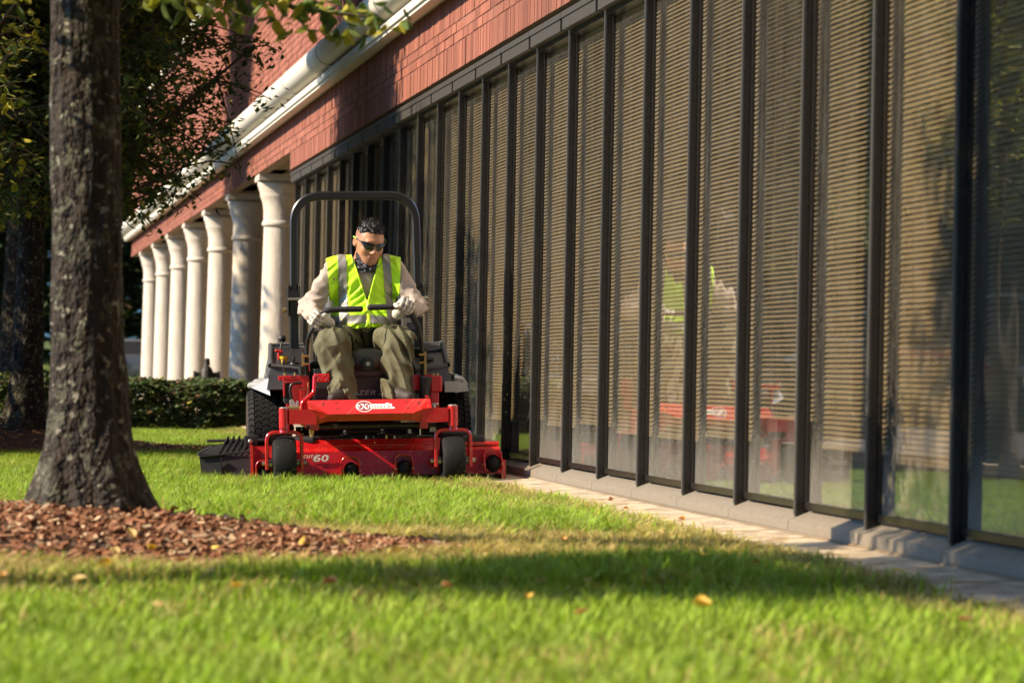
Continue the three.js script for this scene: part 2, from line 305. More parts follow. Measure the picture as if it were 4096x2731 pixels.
// brickwork: the wall core is the mortar, the bricks stand proud of it
{
  const FX = 3.375; // face of the bricks
  part('wall_core', [box(0.3, 0.56, U_END - 2, FX + 0.157, 3.085, -(U_END + 2) / 2), box(0.3, 0.362, U_FAR - U_END, FX + 0.157, 3.184, -(U_END + U_FAR) / 2), box(0.5, 2.58, U_FAR - 2, FX + 0.257, 4.66, -(U_FAR + 2) / 2)], M_mortar, building);
  const courses = []; // [y0, height, pitch, u0, u1]
  courses.push([2.806, 0.19, 0.0765, 3, U_END], [3.004, 0.066, 0.204, 3, U_FAR], [3.079, 0.066, 0.204, 3, U_FAR], [3.154, 0.212, 0.0765, 3, U_FAR], [3.44, 0.19, 0.204, 3, U_FAR]);
  courses.push([3.70, 0.19, 0.0765, 15, U_FAR]);
  for (let i = 0; i < 26; i++) courses.push([3.899 + i * 0.0765, 0.066, 0.204, 18, U_FAR]);
  const mass = [], single = new Map(), flat = []; let n = 0;
  courses.forEach(([y, h, p, u0, u1], ci) => {
    const soldier = p < 0.1;
    for (let u = u0 + (ci % 2) * p / 2; u < u1 - 0.02; u += p) {
      const w = p - (soldier ? 0.006 : 0.006), dx = rr(-0.003, 0.003), c = brickCols[0 | rnd() * 4];
      if (u > 14.6 && ((u < 19.4 && ci < 4)) && n < 300) { n++; const key = [w, h].join(); if (!single.has(key)) single.set(key, join([box(0.02, h, w, 0, 0, 0)])); const m = part('brick', single.get(key), M_brick[0 | rnd() * 4], building); m.position.set(FX + 0.0095 + dx, y + h / 2, -u - w / 2); continue; }
      flat.push([FX - 0.0005 + dx, y, y + h, -u, -u - w, c, rr(0.88, 1.12)]);
    }
  });
  const pos = [], cc = [], nor = [], uv = [];
  for (const [x, a, b, z0, z1, c, k] of flat) { // face, two ends, top and bottom
    const X = x + 0.016, q = [[[x, a, z1], [x, a, z0], [x, b, z0], [x, b, z1], [-1, 0, 0]], [[x, a, z0], [X, a, z0], [X, b, z0], [x, b, z0], [0, 0, 1]], [[X, a, z1], [x, a, z1], [x, b, z1], [X, b, z1], [0, 0, -1]], [[x, b, z1], [x, b, z0], [X, b, z0], [X, b, z1], [0, 1, 0]], [[X, a, z1], [X, a, z0], [x, a, z0], [x, a, z1], [0, -1, 0]]];
    for (const f of q) for (const i of [0, 1, 2, 0, 2, 3]) { pos.push(...f[i]); nor.push(...f[4]); cc.push(c[0] * k, c[1] * k, c[2] * k); uv.push(f[i][2] * 2, f[i][1] * 2); }
  }
  const g = new THREE.BufferGeometry(); g.setAttribute('position', new THREE.Float32BufferAttribute(pos, 3)); g.setAttribute('normal', new THREE.Float32BufferAttribute(nor, 3)); g.setAttribute('color', new THREE.Float32BufferAttribute(cc, 3)); g.setAttribute('uv', new THREE.Float32BufferAttribute(uv, 2));
  part('bricks', g, M_brickMass, building, 'stuff');
}
// white pipe, ledge, soffit, coping
{
  part('ledge', [box(0.20, 0.06, U_FAR - 1.8, 3.31, 3.402, -(U_FAR + 2.2) / 2), box(0.09, 0.03, U_FAR - 1.8, 3.275, 3.358, -(U_FAR + 2.2) / 2)], M_white, building);
  for (let u = 3, i = 0; u < U_FAR; u += 3.05, i++) {
    const pg = part('pipe', [cyl(0.126, 0.126, 3.03, 3.215, 3.60, -u - 1.525, Math.PI / 2, 0, 0, 28)], M_white, building);
    part('pipe_band', [cyl(0.133, 0.133, 0.06, 3.215, 3.60, -u, Math.PI / 2, 0, 0, 28), box(0.04, 0.08, 0.06, 3.24, 3.45, -u)], M_white, pg);
  }
  part('soffit', [box(5.5, 0.12, U_FAR - U_END, 6.25, 3.063, -(U_END + U_FAR) / 2 - 0.08)], M_stone, building);
  part('fascia_return', [box(0.28, 0.2, 0.1, 3.53, 2.90, -U_END + 0.02)], M_brick[1], building);
  part('coping', [rbox(0.62, 0.14, U_FAR - 1.6, 0.02, 3.61, 6.02, -(U_FAR + 2.2) / 2)], std(0.55, 0.53, 0.48, 0.6), building);
  part('roof', [box(8, 0.1, U_FAR - 2.4, 7.8, 5.8, -(U_FAR + 2) / 2)], M_inside, building);
  part('colonnade_wall', [box(0.3, 3.2, U_FAR - U_END, 8.4, 1.5, -(U_END + U_FAR) / 2)], M_stone, building);
  part('colonnade_floor', [box(5.4, 0.1, U_FAR - U_END, 5.95, 0.03, -(U_END + U_FAR) / 2)], M_concrete, building);
  part('end_wall', [box(8.2, 2.9, 0.3, 7.7, 4.5, -U_FAR - 0.1), box(3.4, 3.0, 0.3, 10.1, 1.5, -U_FAR - 0.1)], M_brick[1], building);
}
// everything above the window heads stands 2.85 m or more above the lawn
for (const o of building.children) if (['wall_core', 'brick', 'bricks', 'ledge', 'pipe', 'soffit', 'fascia_return', 'coping', 'roof'].includes(o.name)) o.position.y += 0.095;
// columns: tapered shaft, ring, flared bell, block
{
  const shaft = lathe([[0.001, 0], [0.235, 0], [0.24, 0.1], [0.222, 0.18], [0.215, 0.9], [0.205, 1.7], [0.192, 2.42]], 36), cap = lathe([[0.18, 2.36], [0.206, 2.365], [0.218, 2.385], [0.218, 2.41], [0.206, 2.43], [0.200, 2.44], [0.203, 2.56], [0.215, 2.64], [0.235, 2.70], [0.248, 2.725], [0.243, 2.735], [0.252, 2.77], [0.268, 2.82], [0.28, 2.85], [0.28, 2.90], [0.001, 2.90]], 36), block = box(0.58, 0.10, 0.58, 0, 2.951, 0);
  const colStone = std(0.62, 0.55, 0.46, 0.8, 0, { map: texture(256, 256, (u, v) => 0.88 + 0.16 * fbm(u * 6, v * 6, 4) + 0.08 * fbm(u * 50, v * 50, 2)), bumpMap: concreteBump, bumpScale: 0.004 });
  for (let i = 0; i < 7; i++) { const c = part('column', shaft, colStone, building); c.position.set(3.68, 0.02, -(36.2 + 4.3 * i)); c.scale.y = 1.033; part('capital', [cap.clone(), block.clone()], colStone, c); part('column_base', [rbox(0.54, 0.10, 0.54, 0.015, 0, 0.05, 0)], colStone, c); }
}
// ---------------------------------------------------------------- trees, hedges
const barkMap = texture(512, 1024, (u, v) => {
  const wx = 0.25 * n2(u * 5, v * 5), fur = fbm(u * 16 + wx, v * 9, 4), lich = fbm(u * 5 + wx, v * 9 + 3, 5), l2 = fbm(u * 26, v * 48, 3);
  let c = [0.026 + 0.028 * fur, 0.016 + 0.017 * fur, 0.010 + 0.011 * fur];
  const k = smooth(0.16, 0.34, lich + 0.45 * l2), t = 0.65 + 0.6 * l2; c = [mix(c[0], 0.115 * t, k), mix(c[1], 0.115 * t, k), mix(c[2], 0.075 * t, k)];
  const p = smooth(0.40, 0.46, fbm(u * 10 + 40, v * 20, 4)); return c.map((x, i) => Math.pow(Math.max(0.004, mix(x, [0.36, 0.35, 0.28][i], p * 0.7)), 1 / 2.2));
}, true);
const barkBump = texture(512, 1024, (u, v) => 0.5 + 0.45 * fbm(u * 14, v * 16, 5) + 0.15 * fbm(u * 60, v * 60, 2));
const M_bark = std(0.72, 0.70, 0.66, 0.95, 0, { map: barkMap, bumpMap: barkBump, bumpScale: 0.06 });
const M_barkPlain = std(0.075, 0.058, 0.042, 0.95);
const leafMat = (r = 0.45) => phys(1, 1, 1, 0.55, 0, { vertexColors: true, transmission: r, thickness: 0, side: THREE.DoubleSide, specularIntensity: 0.6 });
const M_leaf = leafMat(0.42), M_leafDense = leafMat(0.25); M_leaf.roughness = 0.8; M_leafDense.roughness = 0.75;
function limb(points, r0, r1, seg = 10, n = 8) { // tapered limb along a curve
  const c = new THREE.CatmullRomCurve3(points), g = new THREE.TubeGeometry(c, seg, 1, n), p = g.attributes.position;
  for (let i = 0; i <= seg; i++) { const o = c.getPointAt(i / seg), r = mix(r0, r1, i / seg); for (let j = 0; j <= n; j++) { const k = i * (n + 1) + j; p.setXYZ(k, o.x + (p.getX(k) - o.x) * r, o.y + (p.getY(k) - o.y) * r, o.z + (p.getZ(k) - o.z) * r); } }
  g.computeVertexNormals(); return g;
}
class Leaves { // pointed, folded leaves
  constructor() { this.p = []; this.c = []; }
  add(x, y, z, size, color, droop = 0.3, fine = false) {
    const a = rnd() * 6.283, pitch = rr(-1, 0.5) * 0.9 - droop, f = V(Math.cos(a) * Math.cos(pitch), Math.sin(pitch), Math.sin(a) * Math.cos(pitch)), s = V(-Math.sin(a), rr(-0.5, 0.5), Math.cos(a)).normalize(), up = f.clone().cross(s).multiplyScalar(0.10 * size);
    const o = V(x, y, z), P = (l, w, h = 0) => o.clone().addScaledVector(f, l * size).addScaledVector(s, w * size).addScaledVector(up, h);
    const tri = (A, B, C) => { this.p.push(A.x, A.y, A.z, B.x, B.y, B.z, C.x, C.y, C.z); for (let i = 0; i < 3; i++) this.c.push(...color); };
    if (fine) { const b = P(0, 0), t = P(1.05, 0, -1), m1 = P(0.35, 0, -0.6), m2 = P(0.7, 0, -0.8); for (const q of [-1, 1]) { const e1 = P(0.22, 0.26 * q, 1), e2 = P(0.5, 0.33 * q, 1), e3 = P(0.8, 0.2 * q, 0.4); tri(b, e1, m1); tri(m1, e1, e2); tri(m1, e2, m2); tri(m2, e2, e3); tri(m2, e3, t); } }
    else { const b = P(0, 0), t = P(1, 0, -0.6); tri(b, P(0.45, 0.3, 1), t); tri(b, t, P(0.45, -0.3, 1)); }
  }
  mesh(name, mat, parent) { const g = new THREE.BufferGeometry(); g.setAttribute('position', new THREE.Float32BufferAttribute(this.p, 3)); g.setAttribute('color', new THREE.Float32BufferAttribute(this.c, 3)); g.computeVertexNormals(); return part(name, g, mat, parent); }
}
const greens = { maple: [[0.055, 0.11, 0.016], [0.075, 0.14, 0.018], [0.10, 0.16, 0.02]], yellow: [[0.26, 0.27, 0.02], [0.36, 0.33, 0.025], [0.20, 0.25, 0.02]], dark: [[0.028, 0.06, 0.014], [0.04, 0.075, 0.016], [0.05, 0.09, 0.018]], hedge: [[0.04, 0.075, 0.016], [0.06, 0.10, 0.02], [0.085, 0.12, 0.022]] };
const shade = (pal, v = 0.25) => { const c = pal[0 | rnd() * pal.length], k = rr(1 - v, 1 + v); return c.map((x) => x * k); };
function trunkGeo(r, h, flare, bend = 0.1) {
  const N = 56, S = 44, pos = [], uv = [], idx = [];
  for (let j = 0; j <= S; j++) { const y = -0.12 + (h + 0.12) * Math.pow(j / S, 1.35), f = flare * Math.exp(-Math.max(0, y) * 5.5), rad = r * (1 - 0.28 * y / h) + f;
    for (let i = 0; i <= N; i++) { const a = (i % N) / N * 6.283, root = 1 + 0.45 * (f / (f + r)) * Math.max(0, Math.cos(a * 5 + 0.8)), d = rad * root * (1 + 0.05 * n3(Math.cos(a) * 2, y * 1.6, Math.sin(a) * 2)) + 0.008 * n3(Math.cos(a) * 9, y * 6, Math.sin(a) * 9);
      pos.push(Math.cos(a) * d + bend * Math.sin(y * 0.5), y, Math.sin(a) * d); uv.push(i / N * 2 * Math.PI * r / 0.9, y / 1.8); } }
  for (let j = 0; j < S; j++) for (let i = 0; i < N; i++) { const a = j * (N + 1) + i; idx.push(a, a + N + 1, a + 1, a + 1, a + N + 1, a + N + 2); }
  const g = new THREE.BufferGeometry(); g.setAttribute('position', new THREE.Float32BufferAttribute(pos, 3)); g.setAttribute('uv', new THREE.Float32BufferAttribute(uv, 2)); g.setIndex(idx); g.computeVertexNormals(); return g;
}
// crown: limbs from the trunk, twigs, leaves spread along the twigs
function crown(root, o) {
  const wood = [], L = new Leaves(), from = o.from ?? o.base * 0.7;
  for (let i = 0; i < o.limbs; i++) {
    const a = i * 2.399 + rr(-0.3, 0.3), t = (i + 0.5) / o.limbs, y0 = mix(from, o.top * 0.8, t * 0.9), ty = mix(o.base + 0.15 * (o.top - o.base), o.top * 0.97, Math.pow(t, 0.85)), env = Math.sqrt(Math.max(0.05, 1 - Math.pow((ty - mix(o.base, o.top, 0.42)) / (0.6 * (o.top - o.base)), 2)));
    const R0 = o.rad * env * rr(0.75, 1.05), e = V(Math.cos(a) * R0, ty, Math.sin(a) * R0), s = V(0, y0, 0), m = s.clone().lerp(e, 0.5).add(V(0, -0.12 * R0, 0));
    const path = new THREE.CatmullRomCurve3([s, m, e]); wood.push(limb([s, m, e], o.r * 0.42 * (1 - 0.6 * t), 0.008, 8, 6));
    for (let k = 0; k < o.twigs; k++) {
      const q = path.getPoint(rr(0.3, 1)), d = V(rr(-1, 1), rr(-0.55, 0.75), rr(-1, 1)).normalize().multiplyScalar(o.rad * rr(0.22, 0.5)), tip = q.clone().add(d);
      if (tip.y < o.base) tip.y = o.base + rr(0, 0.3); const tw = [q, q.clone().lerp(tip, 0.5).add(V(0, 0.04, 0)), tip]; wood.push(limb(tw, 0.010, 0.004, 4, 4)); const tc = new THREE.CatmullRomCurve3(tw);
      for (let l = 0; l < o.leaves; l++) { const p = tc.getPoint(rr(0.1, 1.05)), j = o.spread ?? 0.14; L.add(p.x + rr(-j, j), p.y + rr(-j, j) * 0.7, p.z + rr(-j, j), o.size * rr(0.7, 1.25), shade(rnd() < (o.yel ?? 0.1) ? greens.yellow : o.pal), 0.25, o.fine); }
    }
  }
  part('branches', wood, M_barkPlain, root); L.mesh('crown', o.mat ?? M_leaf, root);
}
// the large foreground tree
{
  const t = thing('tree', 'large lichen-spotted tree trunk with flared base standing in the foreground mulch', 'tree', [0.44, gh(0.44, 11.1) - 0.02, -11.1], 0, 'trees planted in a row along the lawn');
  const tk = part('trunk', trunkGeo(0.135, 7, 0.108, 0.0), M_bark, t); t.rotation.z = 1.7 * R;
  crown(t, { base: 5.8, top: 10, rad: 1.7, limbs: 18, twigs: 12, leaves: 16, r: 0.14, from: 4.2, size: 0.085, pal: greens.maple, yel: 0.25 });
  // low boughs that hang into the top of the view
  const L = new Leaves(), wood = []; const bough = (pts, n, sp, pal) => { const P = pts.map((p) => V(...p)), c = new THREE.CatmullRomCurve3(P); wood.push(limb(P, 0.022, 0.005, 12, 6));
    for (let i = 0; i < n; i++) { const q = c.getPoint(rr(0.25, 1.02)), x = q.x + rr(-sp, sp) * 1.3, y = q.y + rr(-sp, sp * 0.8) * 0.7, z = q.z + rr(-sp, sp); L.add(x, y, z, rr(0.055, 0.085), shade(rnd() < pal ? greens.yellow : greens.maple), 0.45, true); } };
  bough([[0, 2.35, 0], [0.35, 2.06, 0.15], [0.72, 1.88, 0.22], [1.06, 1.83, 0.25]], 140, 0.11, 0.55);
  bough([[0, 2.5, 0], [0.28, 2.02, 0.28], [0.45, 1.9, 0.4]], 130, 0.15, 0.7);
  bough([[0, 2.5, 0], [-0.3, 2.05, 0.2], [-0.45, 1.9, 0.3], [-0.6, 1.83, 0.35]], 120, 0.13, 0.75);
  part('low_bough', wood, M_barkPlain, t); L.mesh('bough_leaves', M_leaf, t);
}
// the second tree of the row, forked, its low branches full of leaves
{
  const t = thing('tree', 'forked darker tree behind the big trunk with leafy branches over the lawn', 'tree', [0.465, gh(0.465, 26.1) - 0.02, -26.1], 0.6, 'trees planted in a row along the lawn');
  part('trunk', trunkGeo(0.145, 2.2, 0.10, 0.03), M_bark, t);
  const fork = [[0.5, 0.8], [2.4, 0.75], [4.3, 0.7], [5.4, 0.5]].map(([a, l]) => limb([V(0, 1.9, 0), V(Math.cos(a) * 0.3 * l, 2.7, Math.sin(a) * 0.3 * l), V(Math.cos(a) * 0.8 * l, 4.2, Math.sin(a) * 0.8 * l), V(Math.cos(a) * 1.1 * l, 6, Math.sin(a) * 1.1 * l)], 0.085, 0.03, 12, 10));
  part('fork', fork, M_bark, t);
  crown(t, { base: 1.75, top: 8, rad: 2.15, limbs: 34, twigs: 15, leaves: 34, r: 0.11, from: 1.9, size: 0.085, pal: [...greens.dark, ...greens.maple], yel: 0.08, spread: 0.16 });
  crown(t, { base: 1.75, top: 4.6, rad: 1.85, limbs: 30, twigs: 16, leaves: 40, r: 0.06, from: 1.9, size: 0.08, pal: greens.maple, yel: 0.18, spread: 0.13 });
  crown(t, { base: 4.3, top: 9.2, rad: 2.0, limbs: 30, twigs: 14, leaves: 40, r: 0.06, from: 4, size: 0.15, pal: greens.dark, yel: 0.08, spread: 0.22 });
}
{
  const t = thing('tree', 'third tree of the row, half hidden behind the forked tree', 'tree', [0.45, gh(0.45, 38.5) - 0.02, -38.5], 0, 'trees planted in a row along the lawn');
  part('trunk', trunkGeo(0.16, 5, 0.10), M_bark, t);
  crown(t, { base: 4.9, top: 10.5, rad: 2.5, limbs: 26, twigs: 13, leaves: 34, r: 0.14, from: 3.6, size: 0.16, pal: greens.maple, yel: 0.1, spread: 0.2 });
}
// beside the camera on the lawn, out of the frame: its crown throws the dark band across the grass
{
  const t = thing('tree', 'slender tree on the lawn beyond the frame whose crown shades the grass', 'tree', [-1.9, 0.02, -8.9], 0);
  part('trunk', trunkGeo(0.11, 4.5, 0.07), M_bark, t);
  crown(t, { base: 2.0, top: 8.2, rad: 1.25, limbs: 40, twigs: 16, leaves: 34, r: 0.09, from: 1.8, size: 0.12, pal: greens.maple, yel: 0.3, spread: 0.16 });
}
// a young tree by the kerb, out of the frame: its yellow-green leaves are mirrored at the right edge
{
  const t = thing('young_tree', 'slim young tree with yellow-green leaves mirrored in the last window', 'tree', [-0.5, 0.0, -20.6], 0);
  part('trunk', trunkGeo(0.045, 2.6, 0.03), M_barkPlain, t);
  crown(t, { base: 1.75, top: 4.6, rad: 0.85, limbs: 20, twigs: 10, leaves: 16, r: 0.045, from: 1.7, size: 0.075, pal: greens.maple, yel: 0.75, spread: 0.12, fine: true });
}
// trees across the drive: seen past the trunk and mirrored in the glass
{
  const proto = thing('broadleaf_tree', 'tall dense broadleaf tree far behind the colonnade end', 'tree', [-6.5, 0, -97], 0, 'trees closing the view');
  part('trunk', trunkGeo(0.3, 5, 0.2), M_barkPlain, proto);
  crown(proto, { base: 1.6, top: 15, rad: 4.8, limbs: 46, twigs: 17, leaves: 30, r: 0.3, from: 2, size: 0.34, pal: greens.dark, yel: 0.04, spread: 0.5, mat: M_leafDense });
  const proto2 = thing('shade_tree', 'yellow-green shade tree beside the black car on the drive', 'tree', [-3.4, 0, -24.9], 0, 'trees across the drive');
  part('trunk', trunkGeo(0.17, 4, 0.11), M_bark, proto2);
  crown(proto2, { base: 1.7, top: 10.8, rad: 2.3, limbs: 36, twigs: 14, leaves: 34, r: 0.15, from: 1.9, size: 0.15, pal: greens.maple, yel: 0.4, spread: 0.24 });
  const copies = [
    [proto, -1, 98, 1.2, 1.15, 'dense dark tree straight behind the forked tree'], [proto, 6.5, 104, 2.2, 1.2, 'dense dark tree behind the end of the colonnade'], [proto, -13, 99, 3.1, 1.1, 'dense dark tree at the left edge behind the lawn'], [proto, -20, 97, 0.5, 1.0, 'dense dark tree mirrored in the middle windows'], [proto, -28, 95, 4.0, 1.1, 'dense dark tree mirrored in the nearer windows'], [proto, 14, 108, 5, 1.2, 'dense tree rising behind the building end'], [proto, -36, 92, 2.6, 1.05, 'dense dark tree farthest to the side of the drive'],
    [proto, -14, -14, 0.4, 0.9, 'dense tree behind the camera, over the lawn'], [proto, -3, -20, 2.0, 1.0, 'dense tree straight behind the camera'], [proto, 8, -15, 3.3, 0.9, 'dense tree behind the camera, toward the building'], [proto2, -4.2, 38.4, 1.1, 1.05, 'yellow-green shade tree farther along the drive'],
  ];
  for (const [p, x, u, turn, s, label] of copies) { const c = p.clone(); c.name = numbered(p.name); c.position.set(x, 0, -u); c.rotation.y = turn; c.scale.setScalar(s); c.userData = { ...p.userData, label }; scene.add(c); }
}
// clipped hedges
function hedge(label, x0, x1, u0, u1, h, n, size) {
  const t = thing('hedge', label, 'hedge', [(x0 + x1) / 2, 0, -(u0 + u1) / 2], 0, 'clipped hedges by the colonnade'), L = new Leaves(), w = x1 - x0, d = u1 - u0, wood = [];
  for (let i = 0; i < w * 5; i++) { const x = rr(-w / 2, w / 2), z = rr(-d / 2.4, d / 2.4); wood.push(limb([V(x, 0, z), V(x + rr(-0.1, 0.1), h * 0.4, z + rr(-0.1, 0.1)), V(x + rr(-0.2, 0.2), h * 0.85, z + rr(-0.2, 0.2))], 0.012, 0.004, 3, 4)); }
  for (let i = 0; i < n; i++) {
    let x = rr(-1, 1), y = rnd(), z = rr(-1, 1); const f = rnd(); if (f < 0.42) y = 1 - 0.12 * rnd() * rnd(); else if (f < 0.72) z = 1 - 0.25 * rnd() * rnd(); else if (f < 0.86) x = (rnd() < 0.5 ? 1 : -1) * (1 - 0.06 * rnd());
    const b = 1 + 0.13 * n3(x * w * 0.9, y * 2, z * 2) - 0.10 * smooth(0.8, 1, y) * Math.abs(z); L.add(x * w / 2, 0.06 + y * (h - 0.06) * b, z * d / 2 * b, size * rr(0.7, 1.3), shade(rnd() < 0.05 ? greens.yellow : rnd() < 0.1 ? [[0.14, 0.07, 0.03]] : greens.hedge, 0.35), 0.0);
  }
  part('stems', wood, M_barkPlain, t); L.mesh('foliage', M_leafDense, t); return t;
}
hedge('low clipped hedge in front of the white columns', -3.6, 3.12, 33.6, 34.9, 0.56, 42000, 0.085);
hedge('second low hedge behind the front hedge, beside the columns', -3.5, 2.0, 42.5, 43.6, 0.62, 16000, 0.10);
hedge('tall dark hedge closing the car park far behind the colonnade', -44, 26, 112, 116, 8.5, 52000, 0.9);
// ---------------------------------------------------------------- drive, cars, hydrant, fallen leaves
{
  const asph = texture(256, 256, (u, v) => 0.6 + 0.4 * fbm(u * 40, v * 40, 3));
  const d = part('drive', [box(7.4, 0.05, 52, -4.5, 0.0, -46.5)], std(0.11, 0.11, 0.11, 0.95, 0, { map: asph })); tag(d, 'grey asphalt drive beyond the lawn', 'road', null, 'structure');
  const k = part('kerb', [box(0.16, 0.16, 52, -0.72, 0.03, -46.5), box(7.5, 0.16, 0.16, -4.4, 0.03, -20.4)], M_concrete); tag(k, 'pale concrete kerb round the asphalt drive', 'kerb', null, 'structure');
  const far = part('car_park', [box(40, 0.04, 14, 10, 0.0, -88)], std(0.12, 0.12, 0.12, 0.95, 0, { map: asph })); tag(far, 'asphalt car park behind the building', 'road', null, 'structure');
}
function makeCar(name, label, paint, p, turn) {
  const c = thing(name, label, 'car', p, turn), P = phys(...paint, 0.35, 0.3, { clearcoat: 1, clearcoatRoughness: 0.05 }), G = phys(0.02, 0.02, 0.022, 0.05, 0, {}), dark = std(0.02, 0.02, 0.02, 0.8), chrome = std(0.6, 0.6, 0.6, 0.2, 0.9), red = phys(0.45, 0.015, 0.015, 0.15, 0, { clearcoat: 1 }), lens = phys(0.7, 0.7, 0.72, 0.08, 0.2, {});
  const low = [[-2.25, 0.32], [-2.28, 0.55], [-2.2, 0.78], [-1.3, 0.95], [-0.6, 0.99], [1.6, 1.02], [2.15, 0.98], [2.26, 0.7], [2.2, 0.32], [1.78, 0.30], [1.70, 0.52], [1.45, 0.68], [1.2, 0.62], [1.05, 0.30], [-1.0, 0.28], [-1.1, 0.55], [-1.35, 0.68], [-1.65, 0.58], [-1.75, 0.30]];
  const cab = [[-1.05, 0.95], [-0.35, 1.42], [0.2, 1.48], [1.1, 1.44], [1.85, 1.02]];
  // side profiles run along the car; the car's front points to -x here and is turned into place
  const body = part('body', [prism(low, 1.76, 0.09), prism(cab, 1.50, 0.07)], P, c); body.rotation.y = 0;
  part('side_window', [prism([[-0.72, 1.02], [-0.25, 1.36], [0.2, 1.40], [0.2, 1.02]], 1.515, 0.004), prism([[0.27, 1.02], [0.27, 1.40], [1.0, 1.37], [1.45, 1.05]], 1.515, 0.004)], G, c);
  part('windscreen', [hexa([[-1.02, 0.99, 0.66], [-1.02, 0.99, -0.66], [-0.40, 1.405, -0.58], [-0.40, 1.405, 0.58], [-0.98, 0.99, 0.66], [-0.98, 0.99, -0.66], [-0.36, 1.405, -0.58], [-0.36, 1.405, 0.58]])], G, c);
  part('rear_window', [hexa([[1.83, 1.055, -0.64], [1.83, 1.055, 0.64], [1.18, 1.42, 0.58], [1.18, 1.42, -0.58], [1.78, 1.055, -0.64], [1.78, 1.055, 0.64], [1.13, 1.42, 0.58], [1.13, 1.42, -0.58]])], G, c);
  for (const s of [-1, 1]) {
    part('headlight', [rbox(0.2, 0.13, 0.36, 0.04, -2.17, 0.70, 0.64 * s, 0, 0.25 * s, 0)], lens, c); part('tail_light', [rbox(0.14, 0.17, 0.36, 0.03, 2.17, 0.82, 0.65 * s)], red, c); part('door_mirror', [rbox(0.1, 0.11, 0.17, 0.03, -0.72, 1.02, 0.92 * s)], P, c);
    for (const x of [-1.38, 1.4]) { const w = part('wheel', [put(new THREE.TorusGeometry(0.235, 0.085, 12, 28).scale(1, 1, 1.2), x, 0.32, 0.80 * s)], dark, c); part('rim', [cyl(0.21, 0.21, 0.13, x, 0.32, 0.81 * s, Math.PI / 2, 0, 0, 24)], chrome, w); }
  }
  part('grille', [rbox(0.06, 0.2, 0.9, 0.02, -2.26, 0.58, 0), rbox(0.06, 0.10, 1.3, 0.02, -2.24, 0.40, 0)], dark, c); part('number_plate', [rbox(0.02, 0.12, 0.42, 0.005, 2.27, 0.6, 0)], std(0.7, 0.7, 0.7, 0.5), c);
  return c;
}
makeCar('parked_car', 'silver car with red tail lights parked far behind beside the end column', [0.42, 0.44, 0.47], [4.15, 0.02, -88], Math.PI / 2 + 0.25 - Math.PI);
makeCar('parked_car', 'black car on the drive, mirrored in the last window at the right edge', [0.012, 0.012, 0.014], [-1.98, 0.025, -24.4], Math.PI / 2);
{
  const h = thing('hydrant', 'dark hydrant-shaped post standing between the columns behind the hedge', 'hydrant', [3.30, 0.02, -42.3]), m = std(0.03, 0.026, 0.024, 0.6, 0.2);
  h.scale.setScalar(0.86); part('barrel', [lathe([[0.001, 0], [0.16, 0], [0.16, 0.05], [0.115, 0.07], [0.105, 0.55], [0.13, 0.58], [0.13, 0.64], [0.11, 0.66], [0.10, 0.76], [0.06, 0.83], [0.001, 0.85]], 24)], m, h); part('cap_nut', [cyl(0.045, 0.055, 0.09, 0, 0.89, 0), ball(0.05, 0.04, 0.05, 0, 0.93, 0)], m, h);
  for (const s of [-1, 1]) part('nozzle', [cyl(0.055, 0.055, 0.12, 0.14 * s, 0.68, 0, 0, 0, Math.PI / 2), cyl(0.07, 0.07, 0.04, 0.20 * s, 0.68, 0, 0, 0, Math.PI / 2, 8)], m, h);
}
{
  const rs = mulberry(99), old = rnd; rnd = rs;
  const leafGeo = (() => { const s = new Leaves(); s.add(0, 0, 0, 1, [1, 1, 1], 0, true); return null; })();
  const mk = (curl) => { const pos = [], idx = [], N = 7; for (let i = 0; i <= N; i++) { const t = i / N, w = 0.36 * Math.sin(Math.PI * Math.pow(t, 0.8)) * (1 - 0.2 * t) + 0.004; for (const s of [-1, -0.5, 0, 0.5, 1]) pos.push(t - 0.5, curl * (s * s * w * 1.4 + 0.5 * (t - 0.5) ** 2), s * w); }
    for (let i = 0; i < N; i++) for (let j = 0; j < 4; j++) { const a = i * 5 + j; idx.push(a, a + 1, a + 5, a + 1, a + 6, a + 5); } const g = new THREE.BufferGeometry(); g.setAttribute('position', new THREE.Float32BufferAttribute(pos, 3)); g.setIndex(idx); g.computeVertexNormals(); return g; };
  const G = [mk(0.5), mk(0.9), mk(-0.4)], MM = [[0.62, 0.38, 0.02], [0.55, 0.24, 0.03], [0.5, 0.36, 0.10], [0.40, 0.16, 0.05]].map((c) => phys(...c, 0.7, 0, { transmission: 0.3, thickness: 0, side: THREE.DoubleSide }));
  const spots = [[-0.22, 9.35, 0], [0.42, 9.25, 0], [0.62, 10.25, 0], [0.85, 10.35, 0], [1.18, 10.55, 0], [0.1, 8.85, 1], [1.55, 8.15, 0], [-0.05, 8.6, 0], [1.45, 11.5, 0], [1.35, 11.2, 1], [0.32, 8.7, 2], [0.75, 8.35, 0], [2.2, 10.9, 1], [2.55, 10.1, 0], [3.2, 9.9, 0], [2.6, 9.6, 1], [3.22, 13.2, 1], [3.3, 15.1, 3], [3.18, 14.2, 1]];
  for (let i = 0; i < 26; i++) { const u = rr(7.4, 13), x = rr(-0.3, 2.6); spots.push([x, u, 0 | rr(0, 4)]); }
  for (const [x, u, m] of spots) { const l = part('fallen_leaf', G[0 | rr(0, 3)], MM[m]), s = rr(0.035, 0.058); l.position.set(x, (x > 3.05 ? 0.078 : gh(x, u) + (inBed(x, u) < 1 ? 0.03 : 0.065)), -u); l.rotation.set(rr(-0.6, 0.6), rr(0, 6.28), rr(-0.5, 0.5)); l.scale.setScalar(s); tag(l, 'small yellow or brown fallen leaf lying on the grass, mulch or concrete', 'leaf', 'fallen leaves'); }
  rnd = old;
}
